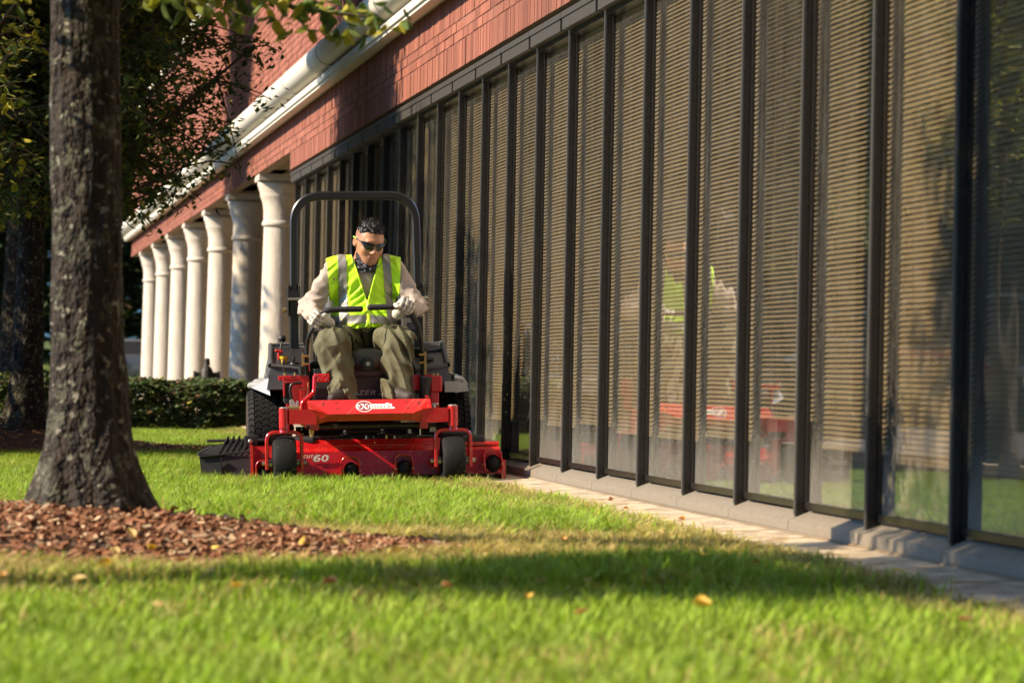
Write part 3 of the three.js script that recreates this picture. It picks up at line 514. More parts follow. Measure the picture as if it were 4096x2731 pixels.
// ---------------------------------------------------------------- the riding mower (own axes: x right, y up, +z forward to the camera; origin on the ground under the caster posts)
const FONT_SANS = await new FontLoader().loadAsync('fonts/droid/droid_sans_bold.typeface.json'), FONT_SERIF = await new FontLoader().loadAsync('fonts/droid/droid_serif_bold.typeface.json');
function words(str, size, font, depth = 0.001, skew = 0, wide = 1) {
  const g = new TextGeometry(str, { font, size, depth, curveSegments: 4 }); g.computeBoundingBox(); const b = g.boundingBox; g.translate(-(b.min.x + b.max.x) / 2, -(b.min.y + b.max.y) / 2, 0);
  g.applyMatrix4(new THREE.Matrix4().set(wide, skew, 0, 0, 0, 1, 0, 0, 0, 0, 1, 0, 0, 0, 0, 1)); return clean(g);
}
const MOWER_TILT = 1.9 * R, MOWER_TURN = -3.8 * R;
const mower = thing('riding_mower', 'red zero-turn riding mower with black roll bar cutting the lawn beside the windows', 'mower', MOWER_AT, MOWER_TURN);
mower.rotation.set(0, MOWER_TURN, MOWER_TILT, 'YXZ');
const grime = texture(512, 512, (u, v) => { const n = fbm(u * 6, v * 6, 5), s = smooth(0.45, 0.7, n2(u * 90, v * 90)); return 0.42 + 0.3 * n + 0.5 * s; });
const redMap = texture(1024, 1024, (u, v) => { const f = smooth(0.70, 0.80, n2(u * 170, v * 170)) * smooth(-0.1, 0.3, n2(u * 7, v * 7)), d = smooth(0.1, 0.7, fbm(u * 8, v * 8, 5)); return [mix(0.735, 0.70, f) - 0.06 * d, mix(0.10, 0.60, f) + 0.03 * d, mix(0.11, 0.45, f) + 0.02 * d]; }, true);
redMap.wrapS = redMap.wrapT = THREE.RepeatWrapping;
const M_red = phys(1, 1, 1, 0.34, 0, { map: redMap, clearcoat: 0.7, clearcoatRoughness: 0.2, roughnessMap: grime });
const M_blackM = phys(0.007, 0.007, 0.0075, 0.42, 0.0, { clearcoat: 0.3, clearcoatRoughness: 0.25 }), M_blackP = std(0.013, 0.013, 0.014, 0.5), M_foam = std(0.018, 0.017, 0.017, 0.85), M_rubber = phys(0.010, 0.0098, 0.0095, 0.7, 0, { specularIntensity: 0.35, bumpMap: grime, bumpScale: 0.001 });
const M_grey = std(0.085, 0.088, 0.095, 0.38), M_greyDark = std(0.045, 0.046, 0.05, 0.45), M_silver = std(0.40, 0.40, 0.40, 0.4, 0.3), M_brass = std(0.62, 0.42, 0.16, 0.32, 0.85), M_zinc = std(0.55, 0.52, 0.45, 0.3, 0.85), M_yellow = phys(0.75, 0.42, 0.01, 0.35, 0), M_whitePrint = std(0.80, 0.80, 0.78, 0.5), M_outline = std(0.35, 0.36, 0.36, 0.5), M_seat = std(0.055, 0.052, 0.05, 0.5, 0, { bumpMap: grime, bumpScale: 0.001 }), M_dark = std(0.012, 0.012, 0.012, 0.7), M_cyl = cyl;
const M_tyreBase = std(0.036, 0.026, 0.018, 0.9, 0, { bumpMap: grime, bumpScale: 0.002 });
const mp = (name, geos, mat, parent = mower, kind) => part(name, geos, mat, parent, kind);

// front casters
for (const s of [-1, 1]) {
  const x = 0.518 * s;
  const f = mp('caster_fork', [flatBar([[x - 0.106, 0.135, -0.04], [x - 0.106, 0.360, -0.04], [x + 0.106, 0.360, -0.04], [x + 0.106, 0.135, -0.04]], 0.052, 0.045, 0.022), cyl(0.02, 0.034, 0.05, x, 0.385, -0.01)], M_red);
  mp('fork_stem', [cyl(0.026, 0.026, 0.05, x, 0.395, -0.005)], M_red, f);
  mp('axle_bolt', [cyl(0.009, 0.009, 0.27, x, 0.172, -0.045, 0, 0, Math.PI / 2, 10), cyl(0.016, 0.016, 0.02, x - 0.128, 0.172, -0.045, 0, 0, Math.PI / 2, 6), cyl(0.016, 0.016, 0.02, x + 0.128, 0.172, -0.045, 0, 0, Math.PI / 2, 6), cyl(0.022, 0.022, 0.03, x - 0.088, 0.172, -0.045, 0, 0, Math.PI / 2, 14), cyl(0.022, 0.022, 0.03, x + 0.088, 0.172, -0.045, 0, 0, Math.PI / 2, 14)], M_zinc, f);
  const w = mp('caster_wheel', [put(lathe([[0.07, -0.066], [0.13, -0.072], [0.150, -0.070], [0.160, -0.058], [0.165, -0.03], [0.166, 0], [0.165, 0.03], [0.160, 0.058], [0.150, 0.070], [0.13, 0.072], [0.07, 0.066]], 48), x, 0.166, -0.045, 0, 0, Math.PI / 2)], M_rubber);
  mp('rim', [cyl(0.075, 0.075, 0.12, x, 0.166, -0.045, 0, 0, Math.PI / 2)], M_blackP, w);
  const p = mp('caster_post', [cyl(0.0315, 0.0315, 0.122, x, 0.447, 0, 0, 0, 0, 28)], M_red); mp('post_cap', [cyl(0.024, 0.031, 0.008, x, 0.512, 0, 0, 0, 0, 24)], M_zinc, p);
  // arm from post to frame
  mp('front_arm', [hexa([[x - 0.03 * s - 0.0, 0.412, 0.03], [0.322 * s, 0.405, 0.035], [0.322 * s, 0.497, 0.035], [x - 0.03 * s, 0.497, 0.03], [x - 0.03 * s, 0.412, -0.03], [0.322 * s, 0.405, -0.04], [0.322 * s, 0.497, -0.04], [x - 0.03 * s, 0.497, -0.03]].map((p, i, a) => s < 0 ? p : a[[1, 0, 3, 2, 5, 4, 7, 6][i]]))], M_red);
}
// foot platform: sloping face, lip below, cheeks
{
  const xl = -0.372, xr = 0.385, bl = -0.245, br = 0.265, yt = 0.553, yb = 0.468, yl = 0.424, zt = -0.075, zb = 0.045;
  const plate = mp('front_plate', [hexa([[bl, yb, zb], [br, yb, zb], [xr, yt, zt], [xl, yt, zt], [bl, yb - 0.006, zb - 0.006], [br, yb - 0.006, zb - 0.006], [xr, yt - 0.01, zt - 0.006], [xl, yt - 0.01, zt - 0.006]]),
    hexa([[xl, 0.500, 0.035], [bl, yb, zb], [xl, yt, zt], [xl, yt, zt], [xl, 0.49, 0.03], [bl, yb - 0.006, zb - 0.006], [xl, yt - 0.01, zt - 0.006], [xl, yt - 0.01, zt - 0.006]]), hexa([[br, yb, zb], [xr, 0.500, 0.035], [xr, yt, zt], [xr, yt, zt], [br, yb - 0.006, zb - 0.006], [xr, 0.49, 0.03], [xr, yt - 0.01, zt - 0.006], [xr, yt - 0.01, zt - 0.006]])], M_red);
  mp('lip', [hexa([[bl, yl, zb - 0.02], [br, yl, zb - 0.02], [br, yb - 0.001, zb + 0.001], [bl, yb - 0.001, zb + 0.001], [bl, yl, zb - 0.07], [br, yl, zb - 0.07], [br, yb - 0.005, zb - 0.07], [bl, yb - 0.005, zb - 0.07]])], M_red, plate);
  for (const s of [-1, 1]) { const b = s < 0 ? bl : br, e = s < 0 ? xl + 0.03 : xr - 0.03; mp('cheek', [hexa([[b, yl, zb - 0.022], [e, 0.405, 0.02], [e, 0.499, 0.036], [b, yb, zb], [b, yl, zb - 0.06], [e, 0.405, -0.03], [e, 0.499, -0.03], [b, yb - 0.006, zb - 0.05]].map((p, i, a) => s > 0 ? p : a[[1, 0, 3, 2, 5, 4, 7, 6][i]]))], M_red, plate); }
  for (const [x, y, z, l, a] of [[bl, yb - 0.002, zb - 0.001, 0.03, 0], [br, yb - 0.002, zb - 0.001, 0.03, 0], [bl + 0.02, yl + 0.002, zb - 0.02, 0.05, 0], [br - 0.02, yl + 0.002, zb - 0.02, 0.05, 0]]) mp('weld', [rbox(l, 0.006, 0.006, 0.003, x, y, z)], M_red, plate);
  mp('foot_pan', [box(0.74, 0.012, 0.42, 0.006, 0.535, -0.29)], M_red);
  // emblem on the plate
  const slope = Math.atan2(zb - zt, yt - yb), at = (g, u, v, kx = 1.5, ky = 1.15) => put(g.scale(kx, ky, 1), 0.0, 0, 0, -slope).translate(kx === 1 ? u : -0.026 + (u + 0.025) * 1.5, (yb + yt) / 2 + v * Math.cos(slope), (zb + zt) / 2 - v * Math.sin(slope)).translate(0, 0.0016 * Math.sin(slope), 0.0016 * Math.cos(slope));
  const K = Math.cos(slope) ; const ST = 1 / Math.cos(slope) * 0.98; // drawn on the slope, so it is taller there than it looks
  const ring = new THREE.RingGeometry(0.0345, 0.0385, 48); ring.scale(1.02, ST * 0.82, 1);
  const rg = clean(ring);
  mp('emblem_ring', [at(rg, -0.025, 0, 1.3, 1.05)], M_whitePrint, plate);
  mp('emblem_field', [at(clean(new THREE.CircleGeometry(0.0345, 40).scale(1.02, ST * 0.82, 1)), -0.025, 0, 1.3, 1.05).translate(0, -0.0004, -0.0004)], std(0.25, 0.01, 0.02, 0.5), plate);
  const back = prism([[0.0, -0.0135], [0.085, -0.0135], [0.093, -0.012], [0.093, -0.006], [0.083, -0.004], [0.083, 0.012], [0.072, 0.012], [0.072, 0.017], [0.058, 0.017], [0.058, 0.012], [0.002, 0.012]], 0.0006, 0).scale(1, ST, 1);
  mp('emblem_panel', [at(clean(back), 0.006, 0).translate(0, -0.0002, -0.0002)], M_whitePrint, plate);
  mp('lettering', [at(words('e', 0.025, FONT_SERIF).scale(1.05, ST, 1), -0.050, -0.001), at(words('X', 0.031, FONT_SERIF).scale(1.1, ST * 0.95, 1), -0.0255, -0.001), at(words('m', 0.0225, FONT_SERIF).scale(1, ST, 1), 0.0025, -0.0025).translate(0, 0.0003, 0.0003)], M_whitePrint, plate);
  mp('lettering', [at(words('mark', 0.0215, FONT_SERIF).scale(1.0, ST, 1), 0.046, 0.0005).translate(0, 0.0005, 0.0005)], std(0.34, 0.34, 0.28, 0.5), plate);
  const holes = []; for (const [x, v] of [[-0.275, 0.038], [-0.275, 0.025], [-0.195, 0.042], [-0.19, -0.02], [0.235, 0.042], [0.315, 0.036], [0.315, 0.024], [0.24, -0.022]]) holes.push(at(clean(new THREE.CircleGeometry(0.006, 10)), x, v, 1, 1));
  mp('bolt_hole', holes, M_dark, plate, 'stuff');
}
// cutting deck
{
  const y0 = 0.082, y1 = 0.232, zf = -0.20, deck = mp('deck_shell', [
    hexa([[-0.70, y0, zf], [0.83, y0, zf], [0.83, y1, zf - 0.012], [-0.70, y1, zf - 0.012], [-0.70, y0, zf - 0.02], [0.83, y0, zf - 0.02], [0.83, y1, zf - 0.02], [-0.70, y1, zf - 0.02]]), // front face
    hexa([[-0.69, y1 - 0.004, zf - 0.012], [0.83, y1 - 0.004, zf - 0.012], [0.83, y1 + 0.014, zf - 0.06], [-0.69, y1 + 0.014, zf - 0.06], [-0.69, y1 - 0.012, zf - 0.022], [0.83, y1 - 0.012, zf - 0.022], [0.83, y1, zf - 0.08], [-0.69, y1, zf - 0.08]]),
    hexa([[-0.45, 0.240, zf - 0.06], [0.50, 0.240, zf - 0.06], [0.50, 0.305, zf - 0.10], [-0.45, 0.305, zf - 0.10], [-0.45, 0.24, zf - 0.12], [0.50, 0.24, zf - 0.12], [0.50, 0.305, zf - 0.12], [-0.45, 0.305, zf - 0.12]]),
    box(1.5, 0.012, 0.75, 0.07, 0.262, zf - 0.45), hexa([[0.815, y0, zf], [0.835, y0, zf], [0.835, 0.275, zf - 0.13], [0.62, 0.275, zf - 0.13], [0.815, y0, zf - 0.82], [0.835, y0, zf - 0.82], [0.835, 0.275, zf - 0.80], [0.62, 0.275, zf - 0.8]]),
    box(1.53, 0.16, 0.015, 0.065, 0.165, zf - 0.82), rbox(0.03, 0.12, 0.5, 0.004, 0.848, 0.105, -0.45)], M_red);
  mp('left_wing', [hexa([[-0.70, 0.10, zf + 0.06], [-0.44, 0.10, zf + 0.06], [-0.44, 0.235, zf], [-0.70, 0.27, zf], [-0.70, 0.10, zf - 0.3], [-0.44, 0.10, zf - 0.3], [-0.44, 0.25, zf - 0.3], [-0.70, 0.27, zf - 0.3]]), box(0.014, 0.19, 0.4, -0.712, 0.185, zf - 0.12)], M_red, deck);
  // scalp rollers in arched brackets
  const roller = (x, y, z, k, w) => { const b = mp('roller_bracket', [flatBar([[x - 0.055 * k, y - 0.085, z + 0.05], [x - 0.06 * k, y + 0.015, z + 0.05], [x - 0.035 * k, y + 0.042, z + 0.05], [x + 0.045 * k, y + 0.034, z + 0.05], [x + 0.055 * k, y - 0.085, z + 0.05]], 0.02, 0.055, 0.007)], M_red, deck); mp('roller', [ball(0.046 * w, 0.052 * w, 0.052 * w, x, y - 0.045, z + 0.06)], M_rubber, b); mp('roller_axle', [cyl(0.008, 0.008, 0.125 * k, x, y - 0.05, z + 0.06, 0, 0, Math.PI / 2, 10)], M_zinc, b); };
  roller(-0.105, 0.165, zf + 0.01, 1, 0.95); roller(0.225, 0.172, zf + 0.01, 1, 0.95); roller(0.775, 0.190, zf + 0.03, 1, 1.05); roller(-0.64, 0.15, zf + 0.06, 0.85, 0.9);
  mp('number_decal', [put(words('60', 0.044, FONT_SANS, 0.001, 0.18, 1.6), -0.285, 0.193, zf + 0.0035)], M_outline, deck); mp('number_decal', [put(words('60', 0.039, FONT_SANS, 0.001, 0.18, 1.6), -0.285, 0.193, zf + 0.0048)], M_whitePrint, deck);
  mp('word_decal', [put(words('CUT', 0.019, FONT_SANS, 0.001, 0.2, 1.3), -0.365, 0.205, zf + 0.004)], M_whitePrint, deck);
  // belt covers, pulleys, belt, rods on top of the deck
  mp('belt_cover', [rbox(0.28, 0.055, 0.26, 0.02, 0.60, 0.29, -0.46, 0, 0.15, 0), rbox(0.20, 0.03, 0.16, 0.01, 0.58, 0.325, -0.44)], M_blackP, deck); mp('belt_cover', [rbox(0.26, 0.05, 0.24, 0.02, -0.42, 0.30, -0.42, 0, -0.2, 0), rbox(0.2, 0.02, 0.12, 0.01, -0.35, 0.283, -0.36)], M_blackP, deck);
  for (const [x, z, r] of [[-0.12, -0.42, 0.095], [0.12, -0.52, 0.11], [0.28, -0.38, 0.07]]) { const p = mp('pulley', [cyl(r, r, 0.022, x, 0.30, z, 0, 0, 0, 32), cyl(r * 0.35, r * 0.35, 0.05, x, 0.31, z)], M_blackM, deck); mp('pulley_bolt', [cyl(0.012, 0.012, 0.03, x, 0.345, z, 0, 0, 0, 6)], M_zinc, p); }
  mp('belt', [tube([[-0.42, 0.315, -0.36], [-0.2, 0.318, -0.33], [0.02, 0.322, -0.36], [0.26, 0.318, -0.31], [0.42, 0.315, -0.36]], 0.007, 40)], M_dark, deck); mp('deck_rod', [tube([[-0.31, 0.325, -0.3], [-0.18, 0.328, -0.28], [-0.12, 0.352, -0.27], [0.10, 0.352, -0.27], [0.15, 0.33, -0.27], [0.33, 0.325, -0.3]], 0.0055, 40, 8, 0.1)], M_blackM, deck);
  for (let i = 0; i < 7; i++) mp('bolt', [cyl(0.008, 0.008, 0.022, -0.3 + i * 0.1 + rr(-0.03, 0.03), 0.315, rr(-0.4, -0.3), 0, 0, 0, 6)], i % 2 ? M_zinc : M_brass, deck);
  mp('lift_link', [rbox(0.03, 0.06, 0.02, 0.004, -0.345, 0.375, -0.12), cyl(0.012, 0.012, 0.02, -0.345, 0.338, -0.12)], M_brass, deck); mp('lift_link', [rbox(0.035, 0.06, 0.02, 0.004, 0.405, 0.375, -0.14)], M_zinc, deck);
  // discharge chute on the left: a hanging rubber deflector with ribs
  const ch = mp('discharge_chute', [hexa([[-1.02, 0.095, -0.28], [-0.715, 0.09, -0.27], [-0.715, 0.205, -0.30], [-1.035, 0.235, -0.32], [-1.02, 0.095, -0.33], [-0.715, 0.09, -0.33], [-0.715, 0.205, -0.33], [-1.035, 0.235, -0.34]]),
    hexa([[-1.035, 0.228, -0.315], [-0.715, 0.20, -0.30], [-0.70, 0.325, -0.52], [-0.92, 0.275, -0.56], [-1.035, 0.215, -0.33], [-0.715, 0.19, -0.32], [-0.70, 0.31, -0.54], [-0.92, 0.26, -0.58]]), hexa([[-1.035, 0.235, -0.315], [-0.92, 0.275, -0.56], [-0.95, 0.27, -0.85], [-1.045, 0.22, -0.85], [-1.035, 0.22, -0.315], [-0.92, 0.26, -0.56], [-0.95, 0.255, -0.85], [-1.045, 0.205, -0.85]]), box(0.36, 0.012, 0.3, -0.80, 0.30, -0.68)], M_blackP);
  for (let i = 0; i < 6; i++) { const x = -0.915 + i * 0.035; mp('rib', [hexa([[x - 0.004, 0.232 - i * 0.003, -0.318 + i * 0.001], [x + 0.004, 0.232 - i * 0.003, -0.318], [x + 0.072, 0.335, -0.50], [x + 0.064, 0.335, -0.50], [x - 0.004, 0.21, -0.33], [x + 0.004, 0.21, -0.33], [x + 0.072, 0.29, -0.52], [x + 0.064, 0.29, -0.52]])], M_blackP, ch); }
  mp('chute_edge', [box(0.008, 0.11, 0.02, -0.90, 0.15, -0.278), rbox(0.33, 0.012, 0.02, 0.004, -0.87, 0.226, -0.302, 0, 0, 0.09)], M_blackP, ch); mp('hinge_bolt', [cyl(0.014, 0.014, 0.02, -0.715, 0.30, -0.40, Math.PI / 2), ball(0.013, 0.013, 0.006, -0.715, 0.30, -0.388)], M_zinc, ch); mp('hinge_plate', [rbox(0.08, 0.08, 0.012, 0.01, -0.71, 0.295, -0.41)], M_blackP, ch);
}
// rear drive wheels with turf tread
{
  const rx = 0.305, hw = 0.142;
  const prof = [[0.14, -0.10], [0.17, -0.128], [0.23, -0.142], [0.27, -0.140], [0.287, -0.125], [0.294, -0.09], [0.297, 0], [0.294, 0.09], [0.287, 0.125], [0.27, 0.140], [0.23, 0.142], [0.17, 0.128], [0.14, 0.10]];
  const tyreG = put(lathe(prof, 56), 0, 0, 0, 0, 0, Math.PI / 2), lugs = []; const NA = 46, cols = [-0.117, -0.071, -0.024, 0.024, 0.071, 0.117];
  for (let i = 0; i < NA; i++) for (let c = 0; c < 6; c++) {
    const a = (i + (c % 2) * 0.5) / NA * 6.283, e = Math.abs(cols[c]) > 0.1, r = e ? 0.292 : Math.abs(cols[c]) > 0.05 ? 0.2985 : 0.301;
    const s = new THREE.Shape(); const w = 0.0205, h = 0.0155, k = 0.007; s.moveTo(-w, -h - k); s.lineTo(0, -h + k); s.lineTo(w, -h - k); s.lineTo(w, h - k); s.lineTo(0, h + k); s.lineTo(-w, h - k);
    const g = new THREE.ExtrudeGeometry(s, { depth: 0.012, bevelEnabled: true, bevelSize: 0.002, bevelThickness: 0.002, bevelSegments: 1 }); g.translate(0, 0, -0.006);
    // shape x = across, y = round the tyre, z = out; edge lugs lean down the shoulder
    const m = new THREE.Matrix4().makeRotationX(-a).multiply(new THREE.Matrix4().makeTranslation(cols[c], 0, r)).multiply(new THREE.Matrix4().makeRotationY(e ? Math.sign(cols[c]) * 0.42 : 0)); g.applyMatrix4(m); lugs.push(clean(g));
  }
  const treadG = join(lugs), rimG = join([put(lathe([[0.02, -0.05], [0.10, -0.05], [0.12, -0.09], [0.15, -0.105], [0.15, 0.105], [0.12, 0.09], [0.10, 0.05], [0.02, 0.05]], 40), 0, 0, 0, 0, 0, Math.PI / 2)]), hub = join([cyl(0.05, 0.05, 0.16, 0, 0, 0, 0, 0, Math.PI / 2), ...[0, 1, 2, 3, 4].map((i) => cyl(0.009, 0.009, 0.13, 0, 0.075 * Math.cos(i * 1.257), 0.075 * Math.sin(i * 1.257), 0, 0, Math.PI / 2, 6))]);
  for (const s of [-1, 1]) { const w = new THREE.Group(); w.name = 'rear_wheel'; w.position.set(0.575 * s, 0.31, -1.12); w.rotation.x = s * 0.05; mower.add(w); mp('tyre', tyreG, M_tyreBase, w); mp('tread', treadG, M_rubber, w, 'stuff'); mp('rim', rimG, M_silver, w); mp('hub', hub, M_zinc, w); }
  mp('axle_housing', [cyl(0.06, 0.06, 0.8, 0, 0.31, -1.12, 0, 0, Math.PI / 2)], M_dark);
}
// frame and engine
mp('frame_rail', [rbox(0.05, 0.10, 1.55, 0.006, -0.33, 0.42, -0.78)], M_red); mp('frame_rail', [rbox(0.05, 0.10, 1.55, 0.006, 0.34, 0.42, -0.78)], M_red);
mp('cross_bar', [cyl(0.016, 0.016, 0.80, 0.02, 0.392, -0.10, 0, 0, Math.PI / 2)], M_blackM);
mp('engine', [rbox(0.62, 0.36, 0.5, 0.05, 0, 0.62, -1.45), cyl(0.2, 0.2, 0.14, 0, 0.84, -1.42), rbox(0.5, 0.1, 0.5, 0.03, 0, 0.42, -1.45)], M_dark);
mp('bumper', [bent([[-0.42, 0.35, -1.5], [-0.42, 0.42, -1.82], [0.42, 0.42, -1.82], [0.42, 0.35, -1.5]], 0.1, 0.025)], M_red);
// panel under the seat with the model name
{
  const p = mp('seat_box', [rbox(0.62, 0.24, 0.08, 0.012, 0.0, 0.60, -0.50), box(0.6, 0.25, 0.5, 0, 0.62, -0.80)], M_greyDark);
  mp('name_decal', [put(words('LAZER Z', 0.0295, FONT_SANS, 0.001, 0.25, 1.55), 0.015, 0.592, -0.4595)], std(0.55, 0.55, 0.58, 0.5), p);
  mp('seat_spring_bar', [cyl(0.008, 0.008, 0.5, 0, 0.70, -0.47, 0, 0, Math.PI / 2), box(0.012, 0.05, 0.02, -0.08, 0.70, -0.47), box(0.012, 0.05, 0.02, 0.09, 0.70, -0.47)], M_zinc, p);
}
// seat
{
  const c = mp('seat_cushion', [rbox(0.50, 0.12, 0.46, 0.055, 0.02, 0.775, -0.73), ball(0.145, 0.075, 0.14, 0.02, 0.795, -0.51, 0.15), rbox(0.22, 0.05, 0.1, 0.02, 0.02, 0.715, -0.47)], M_seat);
  const k = mp('seat_knob', [cyl(0.041, 0.045, 0.03, 0.022, 0.772, -0.365, Math.PI / 2, 0, 0, 28), cyl(0.031, 0.036, 0.02, 0.022, 0.772, -0.345, Math.PI / 2, 0, 0, 28)], M_blackM, c); mp('knob_badge', [cyl(0.013, 0.013, 0.004, 0.022, 0.772, -0.3335, Math.PI / 2, 0, 0, 20)], M_zinc, k);
  mp('seat_back', [rbox(0.46, 0.50, 0.11, 0.05, 0.02, 1.07, -1.00, -0.16), rbox(0.30, 0.42, 0.08, 0.04, 0.02, 1.09, -0.95, -0.16)], M_seat);
  for (const s of [-1, 1]) { const a = mp('armrest', [hexa([[0.02 + s * 0.285 - 0.045, 0.985, -0.52], [0.02 + s * 0.285 + 0.05, 0.985, -0.52], [0.02 + s * 0.285 + 0.04, 1.055, -0.56], [0.02 + s * 0.285 - 0.045, 1.06, -0.56], [0.02 + s * 0.285 - 0.045, 0.97, -0.95], [0.02 + s * 0.285 + 0.05, 0.97, -0.95], [0.02 + s * 0.285 + 0.04, 1.045, -0.95], [0.02 + s * 0.285 - 0.045, 1.05, -0.95]])], M_seat); mp('armrest_post', [rbox(0.03, 0.2, 0.05, 0.006, 0.02 + s * 0.285, 0.90, -0.9)], M_blackM, a); }
}
// side consoles, tanks and fenders
{
  // left console (controls)
  const L = mp('left_console', [hexa([[-0.60, 0.62, -0.58], [-0.335, 0.62, -0.58], [-0.345, 0.735, -0.60], [-0.575, 0.765, -0.60], [-0.62, 0.60, -1.25], [-0.335, 0.60, -1.25], [-0.335, 0.90, -1.22], [-0.555, 0.90, -1.22]])], M_grey);
  mp('console_rim', [tube([[-0.575, 0.768, -0.60], [-0.572, 0.81, -0.76], [-0.562, 0.862, -0.98], [-0.555, 0.902, -1.2]], 0.016, 20), tube([[-0.575, 0.768, -0.60], [-0.46, 0.755, -0.60], [-0.345, 0.738, -0.60]], 0.012, 12), tube([[-0.555, 0.902, -1.2], [-0.44, 0.905, -1.21], [-0.34, 0.902, -1.21]], 0.012, 12)], M_grey, L);
  const deckAt = (x, t, up = 0) => [x, mix(0.755, 0.895, t) + up, mix(-0.62, -1.2, t)];
  mp('throttle_lever', [tube([deckAt(-0.50, 0.72), deckAt(-0.485, 0.78, 0.06)], 0.006, 6), ball(0.026, 0.024, 0.024, ...deckAt(-0.483, 0.8, 0.075))], M_blackP, L);
  mp('choke_knob', [cyl(0.010, 0.012, 0.05, ...deckAt(-0.515, 0.30, 0.03)), rbox(0.055, 0.022, 0.022, 0.01, ...deckAt(-0.515, 0.30, 0.062), 0, 0, -0.25)], M_red, L);
  mp('blade_switch', [cyl(0.029, 0.026, 0.016, ...deckAt(-0.487, 0.12, 0.047)), cyl(0.020, 0.016, 0.032, ...deckAt(-0.487, 0.12, 0.025))], M_yellow, L); mp('switch_collar', [cyl(0.021, 0.023, 0.014, ...deckAt(-0.487, 0.12, 0.006))], M_blackP, L);
  mp('key_switch', [cyl(0.03, 0.034, 0.014, ...deckAt(-0.425, 0.12, 0.008)), rbox(0.014, 0.05, 0.03, 0.005, ...deckAt(-0.425, 0.12, 0.03))], M_blackP, L); mp('control_plate', [hexa([[-0.55, 0.772, -0.63], [-0.36, 0.764, -0.63], [-0.36, 0.888, -1.12], [-0.545, 0.895, -1.12], [-0.55, 0.76, -0.63], [-0.36, 0.755, -0.63], [-0.36, 0.87, -1.12], [-0.545, 0.87, -1.12]])], M_blackP, L);
  mp('gauge_dial', [cyl(0.026, 0.026, 0.006, ...deckAt(-0.44, 0.35, 0.006))], std(0.45, 0.5, 0.55, 0.3), L);
  mp('emblem', [put(words('e', 0.03, FONT_SERIF), 0, 0, 0), ].map((g) => put(g, -0.6045, 0.72, -0.70, 0, -Math.PI / 2 - 0.03, 0)), M_whitePrint, L); mp('emblem_red', [put(clean(new THREE.CircleGeometry(0.036, 24)), -0.604, 0.72, -0.67, 0, -Math.PI / 2 - 0.03, 0)], M_red, L); mp('emblem_lettering', [put(words('mark', 0.026, FONT_SERIF), -0.606, 0.718, -0.63, 0, -Math.PI / 2 - 0.03, 0)], M_whitePrint, L);
  mp('left_fender', [tube([[-0.555, 0.67, -0.62], [-0.61, 0.648, -0.70], [-0.68, 0.645, -0.95], [-0.69, 0.64, -1.2]], 0.02, 24), hexa([[-0.69, 0.628, -0.72], [-0.58, 0.58, -0.60], [-0.59, 0.69, -0.62], [-0.63, 0.67, -0.68], [-0.70, 0.635, -1.3], [-0.56, 0.60, -1.3], [-0.57, 0.70, -1.3], [-0.66, 0.68, -1.3]])], M_silver);
  // right console (tank with cup holder)
  const T = mp('right_console', [hexa([[0.345, 0.63, -0.58], [0.575, 0.63, -0.58], [0.545, 0.755, -0.60], [0.345, 0.725, -0.60], [0.335, 0.60, -1.25], [0.63, 0.60, -1.25], [0.565, 0.90, -1.2], [0.335, 0.885, -1.2]])], M_grey);
  mp('console_rim', [tube([[0.545, 0.758, -0.60], [0.552, 0.81, -0.8], [0.560, 0.87, -1.04], [0.565, 0.902, -1.2]], 0.018, 20), tube([[0.345, 0.728, -0.60], [0.44, 0.742, -0.595], [0.545, 0.758, -0.60]], 0.014, 12), tube([[0.35, 0.845, -0.98], [0.45, 0.852, -1.0], [0.555, 0.862, -1.0]], 0.012, 12), tube([[0.35, 0.888, -1.19], [0.46, 0.895, -1.2], [0.565, 0.902, -1.2]], 0.012, 12)], M_grey, T);
  mp('cup_holder', [cyl(0.045, 0.045, 0.012, 0.43, 0.800, -0.79, 0.24), rbox(0.16, 0.012, 0.14, 0.02, 0.455, 0.872, -1.10, 0.2)], M_dark, T); mp('fuel_cap', [cyl(0.045, 0.045, 0.04, 0.40, 0.85, -0.92, 0.2, 0, 0, 24)], M_blackP, T);
  mp('right_fender', [hexa([[0.60, 0.58, -0.70], [0.70, 0.59, -0.78], [0.66, 0.68, -0.74], [0.60, 0.70, -0.66], [0.56, 0.60, -1.3], [0.70, 0.62, -1.3], [0.66, 0.70, -1.3], [0.58, 0.71, -1.3]]), tube([[0.58, 0.68, -0.66], [0.645, 0.662, -0.74], [0.69, 0.63, -0.95], [0.69, 0.62, -1.2]], 0.018, 20)], M_silver); mp('tank_shield', [rbox(0.1, 0.07, 0.02, 0.004, 0.57, 0.62, -0.575)], M_silver);
}
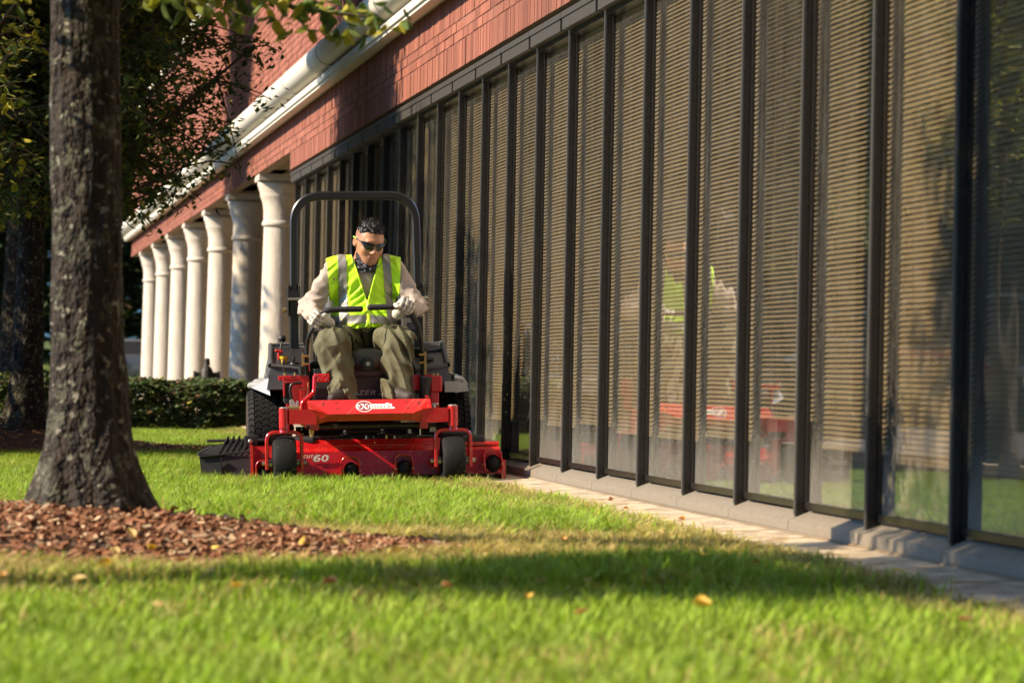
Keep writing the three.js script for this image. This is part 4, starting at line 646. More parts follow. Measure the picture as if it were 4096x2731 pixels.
// red towers, pedal and linkages
{
  const t = mp('control_tower', [rbox(0.19, 0.03, 0.05, 0.005, -0.44, 0.69, -0.42), rbox(0.035, 0.17, 0.05, 0.005, -0.385, 0.61, -0.42), rbox(0.012, 0.12, 0.06, 0.003, -0.50, 0.635, -0.42), rbox(0.15, 0.20, 0.02, 0.004, -0.41, 0.58, -0.50)], M_red);
  mp('bolt', [cyl(0.009, 0.009, 0.02, -0.495, 0.715, -0.41, 0, 0, 0, 6)], M_brass, t); mp('bolt', [cyl(0.009, 0.009, 0.02, -0.43, 0.715, -0.41, 0, 0, 0, 6)], M_brass, t);
  mp('damper', [cyl(0.022, 0.018, 0.055, -0.39, 0.735, -0.40)], M_blackP, t); mp('hook_lever', [bent([[-0.44, 0.505, -0.37], [-0.465, 0.60, -0.37], [-0.46, 0.655, -0.37], [-0.39, 0.66, -0.37]], 0.03, 0.009)], M_blackM, t); mp('park_link', [prism([[-0.46, 0.47], [-0.435, 0.47], [-0.43, 0.53], [-0.45, 0.56], [-0.47, 0.55]], 0.012, 0.002, 0, 0, -0.36), prism([[-0.43, 0.45], [-0.415, 0.45], [-0.412, 0.545], [-0.425, 0.55]], 0.012, 0.002, 0, 0, -0.35)], M_silver, t); mp('pivot_bolt', [cyl(0.016, 0.016, 0.09, -0.435, 0.50, -0.35, 0, 0, Math.PI / 2, 6), cyl(0.01, 0.01, 0.05, -0.395, 0.475, -0.33, 0, 0, Math.PI / 2, 6)], M_brass, t); mp('cable_rod', [tube([[-0.505, 0.70, -0.38], [-0.502, 0.77, -0.39]], 0.003, 6), ball(0.009, 0.02, 0.009, -0.502, 0.79, -0.39)], M_blackP, t);
  mp('hydro_rod', [tube([[-0.42, 0.62, -0.38], [-0.36, 0.622, -0.38]], 0.004, 6), tube([[-0.385, 0.56, -0.38], [-0.355, 0.59, -0.38], [-0.35, 0.66, -0.39]], 0.004, 8)], M_brass, t); mp('black_box', [rbox(0.05, 0.12, 0.05, 0.006, -0.48, 0.60, -0.44), rbox(0.06, 0.03, 0.03, 0.004, -0.47, 0.545, -0.40)], M_blackP, t);
  const pd = mp('lift_pedal', [bent([[-0.395, 0.44, -0.30], [-0.395, 0.535, -0.30], [-0.318, 0.60, -0.31], [-0.312, 0.70, -0.33]], 0.02, 0.0125, 40, 8)], M_red); mp('pedal_pad', [rbox(0.098, 0.055, 0.012, 0.006, -0.268, 0.688, -0.325, -0.25)], M_red, pd); 
  const holes = []; for (const [x, y] of [[-0.298, 0.703], [-0.285, 0.690], [-0.272, 0.680], [-0.26, 0.70], [-0.245, 0.703], [-0.235, 0.685], [-0.293, 0.674], [-0.24, 0.674]]) holes.push(box(0.009, 0.005, 0.003, x, y, -0.318 - (y - 0.688) * 0.25, -0.25, 0, 0.6)); mp('pad_grip', holes, M_zinc, pd, 'stuff');
  const t2 = mp('right_tower', [rbox(0.075, 0.105, 0.06, 0.012, 0.455, 0.64, -0.44), rbox(0.055, 0.12, 0.05, 0.008, 0.445, 0.55, -0.45), rbox(0.025, 0.05, 0.03, 0.004, 0.385, 0.545, -0.30), rbox(0.16, 0.10, 0.02, 0.004, 0.36, 0.65, -0.50)], M_red); for (const bx of [0.44, 0.465]) mp('bolt', [cyl(0.008, 0.008, 0.016, bx, 0.70, -0.44, 0, 0, 0, 6)], M_brass, t2);
  const f = mp('hydraulic_filter', [cyl(0.036, 0.03, 0.12, 0.375, 0.60, -0.36, 0.1, 0, -0.12), cyl(0.041, 0.039, 0.035, 0.383, 0.668, -0.355, 0.1, 0, -0.12, 24)], M_blackP); mp('hose', [tube([[0.37, 0.55, -0.38], [0.33, 0.50, -0.40], [0.25, 0.52, -0.42], [0.2, 0.5, -0.45]], 0.014, 20)], M_dark, f); mp('fitting', [cyl(0.010, 0.010, 0.04, 0.415, 0.515, -0.08, 0, 0, Math.PI / 2, 8), ball(0.014, 0.014, 0.014, 0.405, 0.50, -0.06)], M_zinc);
  mp('seat_strap', [flatBar([[-0.335, 0.73, -0.6], [-0.345, 0.83, -0.6], [-0.335, 0.93, -0.6]], 0.03, 0.012, 0.02)], M_red);
}
// steering levers
{
  const lever = (s, pts, grip, plate) => { const b = mp('steering_lever', [bent(pts, 0.05, 0.0125, 90)], M_blackM); mp('grip', [bent(grip, 0.05, 0.0195, 60, 14), ball(0.0195, 0.0195, 0.0195, ...grip[grip.length - 1]), ball(0.0195, 0.0195, 0.0195, ...grip[0])], M_foam, b); mp('lever_bracket', [hexa([[plate - 0.008, 0.70, -0.45], [plate + 0.008, 0.70, -0.45], [plate + 0.008, 0.845, -0.47], [plate - 0.006, 0.845, -0.47], [plate - 0.008, 0.70, -0.48], [plate + 0.008, 0.70, -0.48], [plate + 0.008, 0.845, -0.49], [plate - 0.006, 0.845, -0.49]])], M_brass, b); for (const by of [0.775, 0.825]) mp('bolt', [cyl(0.008, 0.008, 0.04, plate - 0.02 * s, by, -0.46, 0, 0, Math.PI / 2, 6)], M_brass, b); };
  lever(-1, [[-0.352, 0.68, -0.5], [-0.352, 0.90, -0.48], [-0.335, 0.965, -0.45], [-0.24, 1.115, -0.40], [-0.02, 1.115, -0.40]], [[-0.285, 1.045, -0.425], [-0.235, 1.113, -0.40], [-0.018, 1.116, -0.40]], -0.378);
  lever(1, [[0.375, 0.68, -0.5], [0.375, 0.90, -0.48], [0.355, 0.99, -0.45], [0.275, 1.135, -0.40], [0.04, 1.125, -0.40]], [[0.347, 1.0, -0.445], [0.28, 1.125, -0.405], [0.27, 1.13, -0.40], [0.044, 1.125, -0.40]], 0.392);
}
// roll bar
{
  const z = -1.10, x0 = -0.395, x1 = 0.395, c = 0.0, r = mp('roll_bar', [flatBar([[x0 - 0.008, 1.22, z], [x0, 1.865, z], [x1, 1.865, z], [x1 + 0.008, 1.22, z]], 0.185, 0.032, 0.055, 80)], M_blackM);
  for (const s of [-1, 1]) {
    const x = 0.405 * s; const p = mp('roll_bar_post', [rbox(0.058, 0.62, 0.075, 0.008, x, 0.88, z)], M_blackM); mp('hinge_bracket', [rbox(0.012, 0.20, 0.09, 0.012, x - 0.036, 1.19, z + 0.01), rbox(0.012, 0.20, 0.09, 0.012, x + 0.036, 1.19, z + 0.01), rbox(0.07, 0.05, 0.02, 0.004, x, 1.228, z + 0.045)], M_blackM, p);
    mp('hinge_pin', [cyl(0.010, 0.010, 0.10, x + 0.01, 1.195, z + 0.055, 0, 0, Math.PI / 2, 12), cyl(0.017, 0.017, 0.04, x + (s < 0 ? 0.075 : -0.055), 1.195, z + 0.055, 0, 0, Math.PI / 2, 14)], M_zinc, p); mp('hinge_bolt', [cyl(0.011, 0.011, 0.11, x, 1.125, z + 0.01, 0, 0, Math.PI / 2, 8), cyl(0.02, 0.02, 0.016, x + 0.062 * s, 1.125, z + 0.01, 0, 0, Math.PI / 2, 6), cyl(0.02, 0.02, 0.014, x - 0.05 * s, 1.125, z + 0.01, 0, 0, Math.PI / 2, 6)], M_brass, p);
  }
}
// ---------------------------------------------------------------- the driver (same axes as the mower)
function mesher(sdf, lo, hi, cell) { // distance field to a smooth mesh
  const size = Math.max(hi[0] - lo[0], hi[1] - lo[1], hi[2] - lo[2]) / 2 * 1.06, c = [0, 1, 2].map((k) => (lo[k] + hi[k]) / 2), res = Math.ceil(2 * size / cell);
  const mc = new MarchingCubes(res, new THREE.MeshStandardMaterial(), false, false, 400000); mc.isolation = 0; const half = res / 2, f = mc.field; f.fill(-0.05);
  const lim = (k) => [Math.max(0, Math.floor((lo[k] - c[k]) / size * half + half) - 2), Math.min(res - 1, Math.ceil((hi[k] - c[k]) / size * half + half) + 2)], [x0, x1] = lim(0), [y0, y1] = lim(1), [z0, z1] = lim(2);
  for (let z = z0; z <= z1; z++) for (let y = y0; y <= y1; y++) for (let x = x0; x <= x1; x++) f[z * res * res + y * res + x] = -sdf((x - half) / half * size + c[0], (y - half) / half * size + c[1], (z - half) / half * size + c[2]);
  mc.update(); const n = mc.count, pos = mc.positionArray.slice(0, n * 3); for (let i = 0; i < n; i++) for (let k = 0; k < 3; k++) pos[i * 3 + k] = pos[i * 3 + k] * size + c[k];
  let g = new THREE.BufferGeometry(); g.setAttribute('position', new THREE.BufferAttribute(pos, 3)); g = mergeVertices(g, 1e-5); g.computeVertexNormals(); return g;
}
const smin = (a, b, k) => { const h = Math.max(k - Math.abs(a - b), 0) / k; return Math.min(a, b) - h * h * k * 0.25; };
function capsule(a, b, ra, rb) { const ax = a[0], ay = a[1], az = a[2], dx = b[0] - ax, dy = b[1] - ay, dz = b[2] - az, L = dx * dx + dy * dy + dz * dz || 1e-9; return (x, y, z) => { const t = Math.max(0, Math.min(1, ((x - ax) * dx + (y - ay) * dy + (z - az) * dz) / L)); return Math.hypot(x - ax - dx * t, y - ay - dy * t, z - az - dz * t) - (ra + (rb - ra) * t); }; }
function ellip(c, r, rx = 0, ry = 0, rz = 0) { const m = new THREE.Matrix4().makeRotationFromEuler(new THREE.Euler(rx, ry, rz)).invert().elements, k = Math.min(...r); return (x, y, z) => { x -= c[0]; y -= c[1]; z -= c[2]; const X = (m[0] * x + m[4] * y + m[8] * z) / r[0], Y = (m[1] * x + m[5] * y + m[9] * z) / r[1], Z = (m[2] * x + m[6] * y + m[10] * z) / r[2], q = Math.hypot(X, Y, Z), g = Math.hypot(X / r[0], Y / r[1], Z / r[2]); return g < 1e-9 ? -k : q * (q - 1) / g; }; }
const blend = (list, k) => (x, y, z) => { let d = 9; for (const f of list) d = smin(d, f(x, y, z), k); return d; };
function clip(g, planes, out = 0) { // keep what lies on the positive side of all planes [nx, ny, nz, d]; move out along the normals
  const src = g.index ? g : mergeVertices(g), p = src.attributes.position, nn = src.attributes.normal, id = src.index.array, P = [], N = [];
  for (let t = 0; t < id.length; t += 3) {
    let poly = [0, 1, 2].map((k) => { const i = id[t + k]; return [p.getX(i), p.getY(i), p.getZ(i), nn.getX(i), nn.getY(i), nn.getZ(i)]; });
    for (const pl of planes) { const o = []; for (let i = 0; i < poly.length; i++) { const a = poly[i], b = poly[(i + 1) % poly.length], da = pl[0] * a[0] + pl[1] * a[1] + pl[2] * a[2] + pl[3], db = pl[0] * b[0] + pl[1] * b[1] + pl[2] * b[2] + pl[3]; if (da >= 0) o.push(a); if ((da >= 0) !== (db >= 0)) { const s = da / (da - db); o.push(a.map((v, k) => v + (b[k] - v) * s)); } } poly = o; if (poly.length < 3) break; }
    for (let i = 1; i + 1 < poly.length; i++) for (const v of [poly[0], poly[i], poly[i + 1]]) { P.push(v[0] + v[3] * out, v[1] + v[4] * out, v[2] + v[5] * out); N.push(v[3], v[4], v[5]); }
  }
  const r = new THREE.BufferGeometry(); r.setAttribute('position', new THREE.Float32BufferAttribute(P, 3)); r.setAttribute('normal', new THREE.Float32BufferAttribute(N, 3)); return r;
}
// plane through two points of the front view (x, y), kept side to the left of a -> b
const side = (ax, ay, bx, by) => { const nx = -(by - ay), ny = bx - ax, l = Math.hypot(nx, ny); return [nx / l, ny / l, 0, -(nx * ax + ny * ay) / l]; };

const cloth = texture(256, 256, (u, v) => 0.5 + 0.25 * Math.sin(u * 800) * Math.sin(v * 800) + 0.25 * fbm(u * 30, v * 30, 3));
const skinTex = null;
const M_skin = phys(0.52, 0.265, 0.165, 0.45, 0, { specularIntensity: 0.6 }), M_shirt = std(0.37, 0.30, 0.25, 0.85, 0), M_vest = phys(0.50, 0.88, 0.010, 0.62, 0, { sheen: 0.3, sheenColor: col(0.6, 1, 0.05) }), M_tape = std(0.30, 0.29, 0.26, 0.35, 0.25), M_trouser = std(0.095, 0.088, 0.043, 0.8), M_glove = std(0.50, 0.46, 0.39, 0.75), M_gloveCuff = std(0.35, 0.33, 0.30, 0.8), M_hair = std(0.012, 0.010, 0.010, 0.38), M_gaiter = std(0.016, 0.016, 0.022, 0.8), M_lens = phys(0.010, 0.010, 0.010, 0.06, 0, { clearcoat: 1 }), M_boot = std(0.03, 0.02, 0.015, 0.7), M_lime = std(0.30, 0.62, 0.08, 0.4), M_cord = std(0.02, 0.03, 0.09, 0.7);
M_hair.roughness = 0.42;

const hipL = [-0.085, 0.925, -0.80], hipR = [0.145, 0.925, -0.80], kneeL = [-0.195, 0.895, -0.42], kneeR = [0.222, 0.895, -0.42], ankL = [-0.135, 0.60, -0.34], ankR = [0.195, 0.60, -0.33];
const shL = [-0.145, 1.375, -0.80], shR = [0.215, 1.378, -0.80], elL = [-0.325, 1.135, -0.74], elR = [0.360, 1.135, -0.72], wrL = [-0.306, 1.085, -0.50], wrR = [0.318, 1.125, -0.48];
const neckB = [0.045, 1.38, -0.80], headC = [0.068, 1.545, -0.735];
const folds = (x, y, z, f, a) => a * (Math.abs(n3(x * f, y * f * 0.7, z * f)) - 0.3);

// trousers
const trouserSdf = (() => {
  const pel = ellip([0.03, 0.95, -0.83], [0.185, 0.115, 0.15]), a = blend([pel, capsule(hipL, kneeL, 0.108, 0.10), capsule(hipR, kneeR, 0.108, 0.10)], 0.05);
  const lower = (k, an) => blend([capsule(k, [mix(k[0], an[0], 0.45), mix(k[1], an[1], 0.45), mix(k[2], an[2], 0.45) - 0.012], 0.098, 0.092), capsule([mix(k[0], an[0], 0.45), mix(k[1], an[1], 0.45), mix(k[2], an[2], 0.45) - 0.012], [an[0], an[1] - 0.04, an[2]], 0.090, 0.088)], 0.03), l = lower(kneeL, ankL), r = lower(kneeR, ankR);
  return (x, y, z) => { let d = smin(a(x, y, z), smin(l(x, y, z), r(x, y, z), 0.01), 0.035); if (d > 0.06) return d;
    const low = smooth(0.86, 0.66, y); d += folds(x * 1.4 + y * 0.5, y * 0.7, z * 0.6, 6.5, 0.046) + folds(x * 0.7, y * 1.5 + x * 1.4 * Math.sign(x - 0.03), z * 0.7, 8, 0.006 + 0.014 * low); return Math.max(d, 0.548 + 0.008 * n2(x * 12, 3) - y); };
})();
// shirt
const sleeve = (s, e, w) => blend([capsule(s, e, 0.078, 0.062), capsule(e, w, 0.062, 0.043)], 0.03);
const torso = blend([ellip([0.035, 1.22, -0.83], [0.178, 0.215, 0.118]), ellip([0.035, 1.325, -0.815], [0.195, 0.105, 0.10]), ellip([0.032, 1.05, -0.80], [0.182, 0.13, 0.135]), capsule([-0.09, 1.395, -0.81], [0.16, 1.397, -0.81], 0.052, 0.052), capsule([0.045, 1.36, -0.81], [0.055, 1.46, -0.79], 0.062, 0.058)], 0.06);
const shirtSdf = (() => { const L = sleeve(shL, elL, wrL), Rr = sleeve(shR, elR, wrR); return (x, y, z) => { let d = smin(torso(x, y, z), smin(L(x, y, z), Rr(x, y, z), 0.01), 0.045); if (d > 0.05) return d; const arm = smooth(0.15, 0.26, Math.abs(x - 0.035)); d += arm * (folds(x, y * 1.6 - Math.abs(x - 0.035), z, 7, 0.018) + 0.0065 * Math.sin((y * 1.2 + 0.5 * Math.abs(x - 0.035) + z * 0.5) * 85 + 2.2 * n3(x * 7, y * 7, z * 7)) * smooth(1.34, 1.16, y)); return Math.max(d, (y - 1.425)); }; })();
// vest: a loose shell over the torso
const vSh = [blend([capsule([-0.09, 1.385, -0.805], [-0.16, 1.36, -0.80], 0.062, 0.074), capsule([-0.16, 1.36, -0.80], [-0.24, 1.25, -0.775], 0.076, 0.068)], 0.02), blend([capsule([0.16, 1.388, -0.805], [0.225, 1.362, -0.80], 0.062, 0.074), capsule([0.225, 1.362, -0.80], [0.30, 1.25, -0.765], 0.076, 0.068)], 0.02)];
const vestSdf = (x, y, z) => { let d = smin(torso(x, y, z), ellip2(x, y, z), 0.05); d = smin(d, Math.min(vSh[0](x, y, z), vSh[1](x, y, z)), 0.04) - 0.016; if (d > 0.05) return d; const low = smooth(1.3, 1.0, y); d += folds(x * 1.1 + (y - 1.1) * 0.9 * Math.sign(x - 0.04), y * 0.8, z, 8, 0.017 + 0.012 * low) - 0.004 * low; return d; };
const ellip2 = ellip([0.03, 1.03, -0.79], [0.195, 0.12, 0.15]);

const person = new THREE.Mesh(); person.name = 'person'; scene.add(person); person.position.set(...MOWER_AT); person.rotation.set(0, MOWER_TURN, MOWER_TILT, 'YXZ');
tag(person, 'person in lime safety vest, sunglasses and olive trousers driving the mower', 'person');
// head: built about its own centre, then bowed and turned
const HEADM = new THREE.Matrix4().compose(V(...headC), new THREE.Quaternion().setFromEuler(new THREE.Euler(0.36, 0.26, -0.08, 'YXZ')), V(1.12, 1.12, 1.12));
const headSdf = (() => {
  const f = blend([ellip([0, 0.028, -0.018], [0.076, 0.092, 0.096]), ellip([0, -0.01, 0.022], [0.066, 0.085, 0.068]), ellip([0, -0.068, 0.040], [0.047, 0.045, 0.042]), ellip([0, -0.096, 0.062], [0.026, 0.020, 0.020])], 0.04), cheeks = [ellip([-0.038, -0.028, 0.058], [0.024, 0.024, 0.020]), ellip([0.038, -0.028, 0.058], [0.024, 0.024, 0.020])], brow = ellip([0, 0.028, 0.083], [0.047, 0.011, 0.011]);
  const nose = blend([capsule([0, 0.012, 0.088], [0, -0.028, 0.106], 0.009, 0.0125), ellip([-0.012, -0.032, 0.096], [0.0085, 0.008, 0.010]), ellip([0.012, -0.032, 0.096], [0.0085, 0.008, 0.010])], 0.01), lipU = ellip([0, -0.0575, 0.0885], [0.022, 0.0048, 0.008]), lipL = ellip([0, -0.0675, 0.0865], [0.019, 0.006, 0.008]), mouth = ellip([0, -0.0622, 0.094], [0.022, 0.0013, 0.008]), sock = [ellip([-0.031, 0.008, 0.092], [0.018, 0.011, 0.012]), ellip([0.031, 0.008, 0.092], [0.018, 0.011, 0.012])];
  const neck = capsule([0, -0.05, -0.028], [0, -0.15, -0.06], 0.054, 0.056);
  const ears = [-1, 1].flatMap((s) => [ellip([0.081 * s, -0.004, -0.012], [0.010, 0.030, 0.019], 0.15, -0.35 * s, 0)]), pit = [-1, 1].map((s) => ellip([0.0905 * s, 0.0, -0.006], [0.006, 0.018, 0.010], 0.15, -0.35 * s, 0));
  return (x, y, z) => { let d = f(x, y, z); if (d > 0.06) return d; d = smin(d, cheeks[0](x, y, z), 0.02); d = smin(d, cheeks[1](x, y, z), 0.02); d = smin(d, brow(x, y, z), 0.018); for (const s of sock) d = -smin(-d, s(x, y, z), 0.012); d = smin(d, nose(x, y, z), 0.012); d = smin(d, lipU(x, y, z), 0.008); d = smin(d, lipL(x, y, z), 0.008); d = -smin(-d, mouth(x, y, z), 0.003); d = smin(d, neck(x, y, z), 0.03); let e = Math.min(ears[0](x, y, z), ears[1](x, y, z)); e = -smin(-e, Math.min(pit[0](x, y, z), pit[1](x, y, z)), 0.006); return smin(d, e, 0.01); };
})();
{
  const head = mesher(headSdf, [-0.105, -0.16, -0.13], [0.105, 0.135, 0.13], 0.0034);
  // skin: stubble and scalp where the hair is clipped short at the sides; lips
  tint(head, (x, y, z) => { let c = [0.43, 0.205, 0.115]; const n = 0.06 * n3(x * 60, y * 60, z * 60); const clipd = smooth(0.038, 0.060, y + 0.35 * Math.abs(x) - 0.25 * z + 0.006 * n3(x * 90, y * 90, z * 90)) * smooth(0.075, 0.05, z) * smooth(0.055, 0.068, Math.abs(x)); c = c.map((v, i) => mix(v * (1 + n), [0.16, 0.10, 0.075][i], 0.6 * clipd)); const lip = smooth(1.25, 0.9, Math.hypot(x / 0.023, (y + 0.0625) / 0.0105)) * smooth(0.07, 0.085, z); c = c.map((v, i) => mix(v, [0.42, 0.15, 0.115][i], 0.6 * lip)); const st = smooth(-0.045, -0.07, y) * smooth(0.0, 0.03, z) * (0.5 + 0.5 * n3(x * 200, y * 200, z * 200)); return c.map((v, i) => mix(v, [0.27, 0.155, 0.11][i], 0.35 * st)); });
  head.applyMatrix4(HEADM);
  const body = mesher(blend([ (x, y, z) => trouserSdf(x, y, z) + 0.03, (x, y, z) => shirtSdf(x, y, z) + 0.02, capsule(wrL, [-0.292, 1.07, -0.42], 0.02, 0.02), capsule(wrR, [0.285, 1.13, -0.40], 0.02, 0.02), capsule(neckB, [0.06, 1.47, -0.775], 0.04, 0.045)], 0.02), [-0.42, 0.53, -1.02], [0.45, 1.48, -0.22], 0.016);
  tint(body, [0.50, 0.255, 0.155]); person.geometry = join([head, body]); M_skin.vertexColors = true; M_skin.color.setRGB(1, 1, 1); person.material = M_skin; person.castShadow = person.receiveShadow = true;
}
const pp = (name, geos, mat, parent = person, kind) => part(name, geos, mat, parent, kind);
pp('trousers', mesher(trouserSdf, [-0.33, 0.54, -1.02], [0.38, 1.10, -0.22], 0.007), M_trouser);
const shirtG = mesher(shirtSdf, [-0.42, 0.92, -0.99], [0.46, 1.46, -0.42], 0.0065); pp('shirt', shirtG, M_shirt);
{
  const v = mesher(vestSdf, [-0.25, 0.93, -1.02], [0.31, 1.50, -0.60], 0.0085), armL = side(-0.178, 1.2, -0.196, 1.5), armL2 = [1, 0, 0, 0.206], zip = 0.046;
  const base = [[0, -1, 0, 1.47], [1, 0.08, 0, 0.203 - 0.11], [-1, 0.08, 0, 0.263 - 0.11]]; // shoulder seam top and arm holes
  const hemL = [-0.10, 1, 0, -1.0 + 0.0], hemR = [0.06, 1, 0, -1.008];
  // front left: left of the line from the neck to the zip; front right likewise; back
  const vL1 = side(zip - 0.004, 1.165, -0.048, 1.47), vR1 = side(0.138, 1.47, zip + 0.004, 1.165), front = [0, 0, 1, 0.815], back = [0, 0, -1, -0.815];
  const fl = clip(v, [...base, hemL, [-1, 0, 0, zip - 0.003], vL1, front]), fr = clip(v, [...base, hemR, [1, 0, 0, -zip - 0.003], vR1, front]), bk = clip(v, [...base, hemL, back, [0, -1, 0, 1.455]]);
  const vest = pp('safety_vest', [fl, fr, bk], M_vest); M_vest.side = THREE.DoubleSide;
  const strip = (name, src, planes, o = 0.0035) => { const g = clip(src, planes, o); if (g.attributes.position.count) pp(name, g, M_tape, vest); };
  M_tape.side = THREE.DoubleSide;
  strip('reflective_strip', fl, [[1, 0.02, 0, 0.136 - 0.028], [-1, -0.02, 0, -0.083 + 0.028], [0, 1, 0, -1.07]]); strip('reflective_strip', fr, [[1, 0.06, 0, -0.158 - 0.076], [-1, -0.06, 0, 0.208 + 0.076], [0, 1, 0, -1.06]]);
  strip('reflective_band', fl, [[-0.02, 1, 0, -1.030], [0.02, -1, 0, 1.082]], 0.005); strip('reflective_band', fr, [[0.10, 1, 0, -1.036], [-0.10, -1, 0, 1.088]], 0.005); strip('reflective_band', bk, [[0, 1, 0, -1.03], [0, -1, 0, 1.08]], 0.005);
  // pocket and zip, lying on the vest
  const pk = clip(v, [[1, 0, 0, -0.092], [-1, 0, 0, 0.172], [0, 1, 0, -1.10], [0, -1, 0, 1.195], front], 0.003); pp('pocket', pk, M_vest, vest);
  pp('zip', [clip(v, [[1, 0, 0, -zip + 0.011], [-1, 0, 0, zip + 0.011], [0, 1, 0, -1.0], [0, -1, 0, 1.175], front], 0.006)], phys(0.50, 0.72, 0.02, 0.5, 0), vest);
  const edge = (xa, ya, xb, yb) => { const pts = []; for (let i = 0; i <= 16; i++) { const x = mix(xa, xb, i / 16), y = mix(ya, yb, i / 16); let z = -0.60; while (z > -0.9 && vestSdf(x, y, z) > 0.002) z -= 0.003; pts.push([x, y, z]); } return tube(pts, 0.0055, 40, 6); };
  pp('binding', [edge(-0.044, 1.455, 0.040, 1.168), edge(0.134, 1.455, 0.052, 1.168)], M_vest, vest);
}
// neck gaiter, pulled down under the chin
{
  const gs = (() => { const a = blend([capsule([0.05, 1.365, -0.79], [0.062, 1.455, -0.765], 0.088, 0.080), ellip([0.05, 1.375, -0.77], [0.09, 0.035, 0.085])], 0.03); return (x, y, z) => { let d = a(x, y, z) + folds(x, y * 3.5 + x, z, 12, 0.016); return Math.max(d, y - 1.452 - 0.28 * Math.abs(x - 0.075) + 0.35 * (z + 0.74), 1.352 - y); }; })();
  const g = pp('neck_gaiter', mesher(gs, [-0.07, 1.33, -0.91], [0.18, 1.52, -0.65], 0.0055), M_gaiter);
  const flecks = []; for (let i = 0; i < 70; i++) { const x = rr(-0.02, 0.14), y = rr(1.36, 1.44); if (n2(x * 30, y * 30) < 0.15) continue; let z = -0.62; while (z > -0.85 && gs(x, y, z) > 0.001) z -= 0.002; if (z > -0.85) flecks.push(put(new THREE.PlaneGeometry(rr(0.003, 0.008), rr(0.002, 0.004)), x, y, z + 0.002, -0.3, (x - 0.05) * 8, rr(-0.6, 0.6))); }
  pp('printed_pattern', flecks, std(0.5, 0.5, 0.52, 0.8, 0, { side: THREE.DoubleSide }), g, 'stuff');
}
// hair: short on top, brushed up
{
  const cap = ellip([0, 0.052, -0.012], [0.073, 0.078, 0.092]), hs = (x, y, z) => { let d = cap(x, y, z); d += 0.007 * n3(x * 90, y * 40, z * 90) + 0.004 * n3(x * 180, y * 90, z * 180); const line = 0.070 + 0.012 * n2(x * 40, z * 40) + 0.16 * Math.max(0, z - 0.03) - 0.35 * Math.max(0, Math.abs(x) - 0.045); return Math.max(d, line - y, -(headSdf(x, y, z) + 0.004)); };
  const g = mesher(hs, [-0.1, 0.03, -0.13], [0.1, 0.15, 0.11], 0.0036), tufts = [];
  const gp = g.attributes.position; for (let i = 0; i < 900; i++) { const k = 0 | rnd() * gp.count, x = gp.getX(k), y = gp.getY(k), z = gp.getZ(k); if (y < 0.082) continue; const l = rr(0.012, 0.024), d = V(x * 1.5 + rr(-0.04, 0.04), y - 0.03 + rr(-0.02, 0.03), z * 0.5 + 0.02 + rr(-0.04, 0.04)).normalize(); tufts.push(put(new THREE.ConeGeometry(rr(0.0015, 0.003), l, 4), 0, l / 2 - 0.003, 0).applyQuaternion(new THREE.Quaternion().setFromUnitVectors(V(0, 1, 0), d)).translate(x, y, z)); }
  const all = join([g, ...tufts]); all.applyMatrix4(HEADM); pp('hair', all, M_hair);
}
// wrap-round sunglasses with a cord
{
  const lensG = (s) => { const pos = [], idx = [], N = 14, M = 6; for (let i = 0; i <= N; i++) for (let j = 0; j <= M; j++) { const t = i / N, v = j / M, a = mix(0.10, 1.02, t) * s, top = mix(0.021, 0.025, Math.sin(t * 2.4)) , bot = mix(-0.017, -0.022, Math.sin(Math.min(1, t * 1.5) * 2.8)) * (1 - 0.95 * smooth(0.45, 1, t)) + 0.008 * smooth(0.5, 1, t), rad = 0.084; pos.push(Math.sin(a) * rad, mix(bot, top, v), Math.cos(a) * rad * 1.08 + 0.016 - 0.04 * (v - 0.5) * (v - 0.5)); }
    for (let i = 0; i < N; i++) for (let j = 0; j < M; j++) { const q = i * (M + 1) + j; idx.push(q, q + M + 1, q + 1, q + 1, q + M + 1, q + M + 2); } const g = new THREE.BufferGeometry(); g.setAttribute('position', new THREE.Float32BufferAttribute(pos, 3)); g.setIndex(idx); g.computeVertexNormals(); return g; };
  const rim = (s) => { const pts = []; for (let i = 0; i <= 14; i++) { const t = i / 14, a = mix(0.08, 1.05, t) * s; pts.push([Math.sin(a) * 0.0855, mix(0.021, 0.025, Math.sin(t * 2.4)) + 0.001, Math.cos(a) * 0.0855 * 1.08 + 0.016]); } return tube(pts, 0.0026, 24, 6); };
  const A = (g) => { g = clean(g); g.applyMatrix4(HEADM); return g; };
  M_lens.side = THREE.DoubleSide;
  const gl = pp('sunglasses', [A(rim(-1)), A(rim(1)), A(tube([[-0.009, 0.020, 0.106], [0, 0.017, 0.111], [0.009, 0.020, 0.106]], 0.0032, 10, 6)), ...[-1, 1].map((s) => A(tube([[0.075 * s, 0.020, 0.062], [0.0885 * s, 0.022, 0.02], [0.0895 * s, 0.018, -0.03]], 0.0035, 14, 6)))], M_blackM);
  for (const s of [-1, 1]) { pp('lens', [A(lensG(s))], M_lens, gl); pp('temple_tip', [A(tube([[0.0895 * s, 0.0225, 0.018], [0.0905 * s, 0.0195, -0.03]], 0.0042, 8, 6))], M_lime, gl); }
  const cord = [[-0.0875, 0.0, -0.025], [-0.095, -0.05, -0.02], [-0.09, -0.1, 0.02]].map((p) => V(...p).applyMatrix4(HEADM)); pp('cord', [tube([...cord.map((p) => p.toArray()), [-0.035, 1.40, -0.70]], 0.0022, 24, 6), tube([V(0.09, -0.01, -0.02).applyMatrix4(HEADM).toArray(), [0.150, 1.445, -0.72], [0.148, 1.42, -0.69], [0.115, 1.385, -0.672], [0.09, 1.378, -0.664]], 0.0022, 24, 6)], M_cord, gl);
}
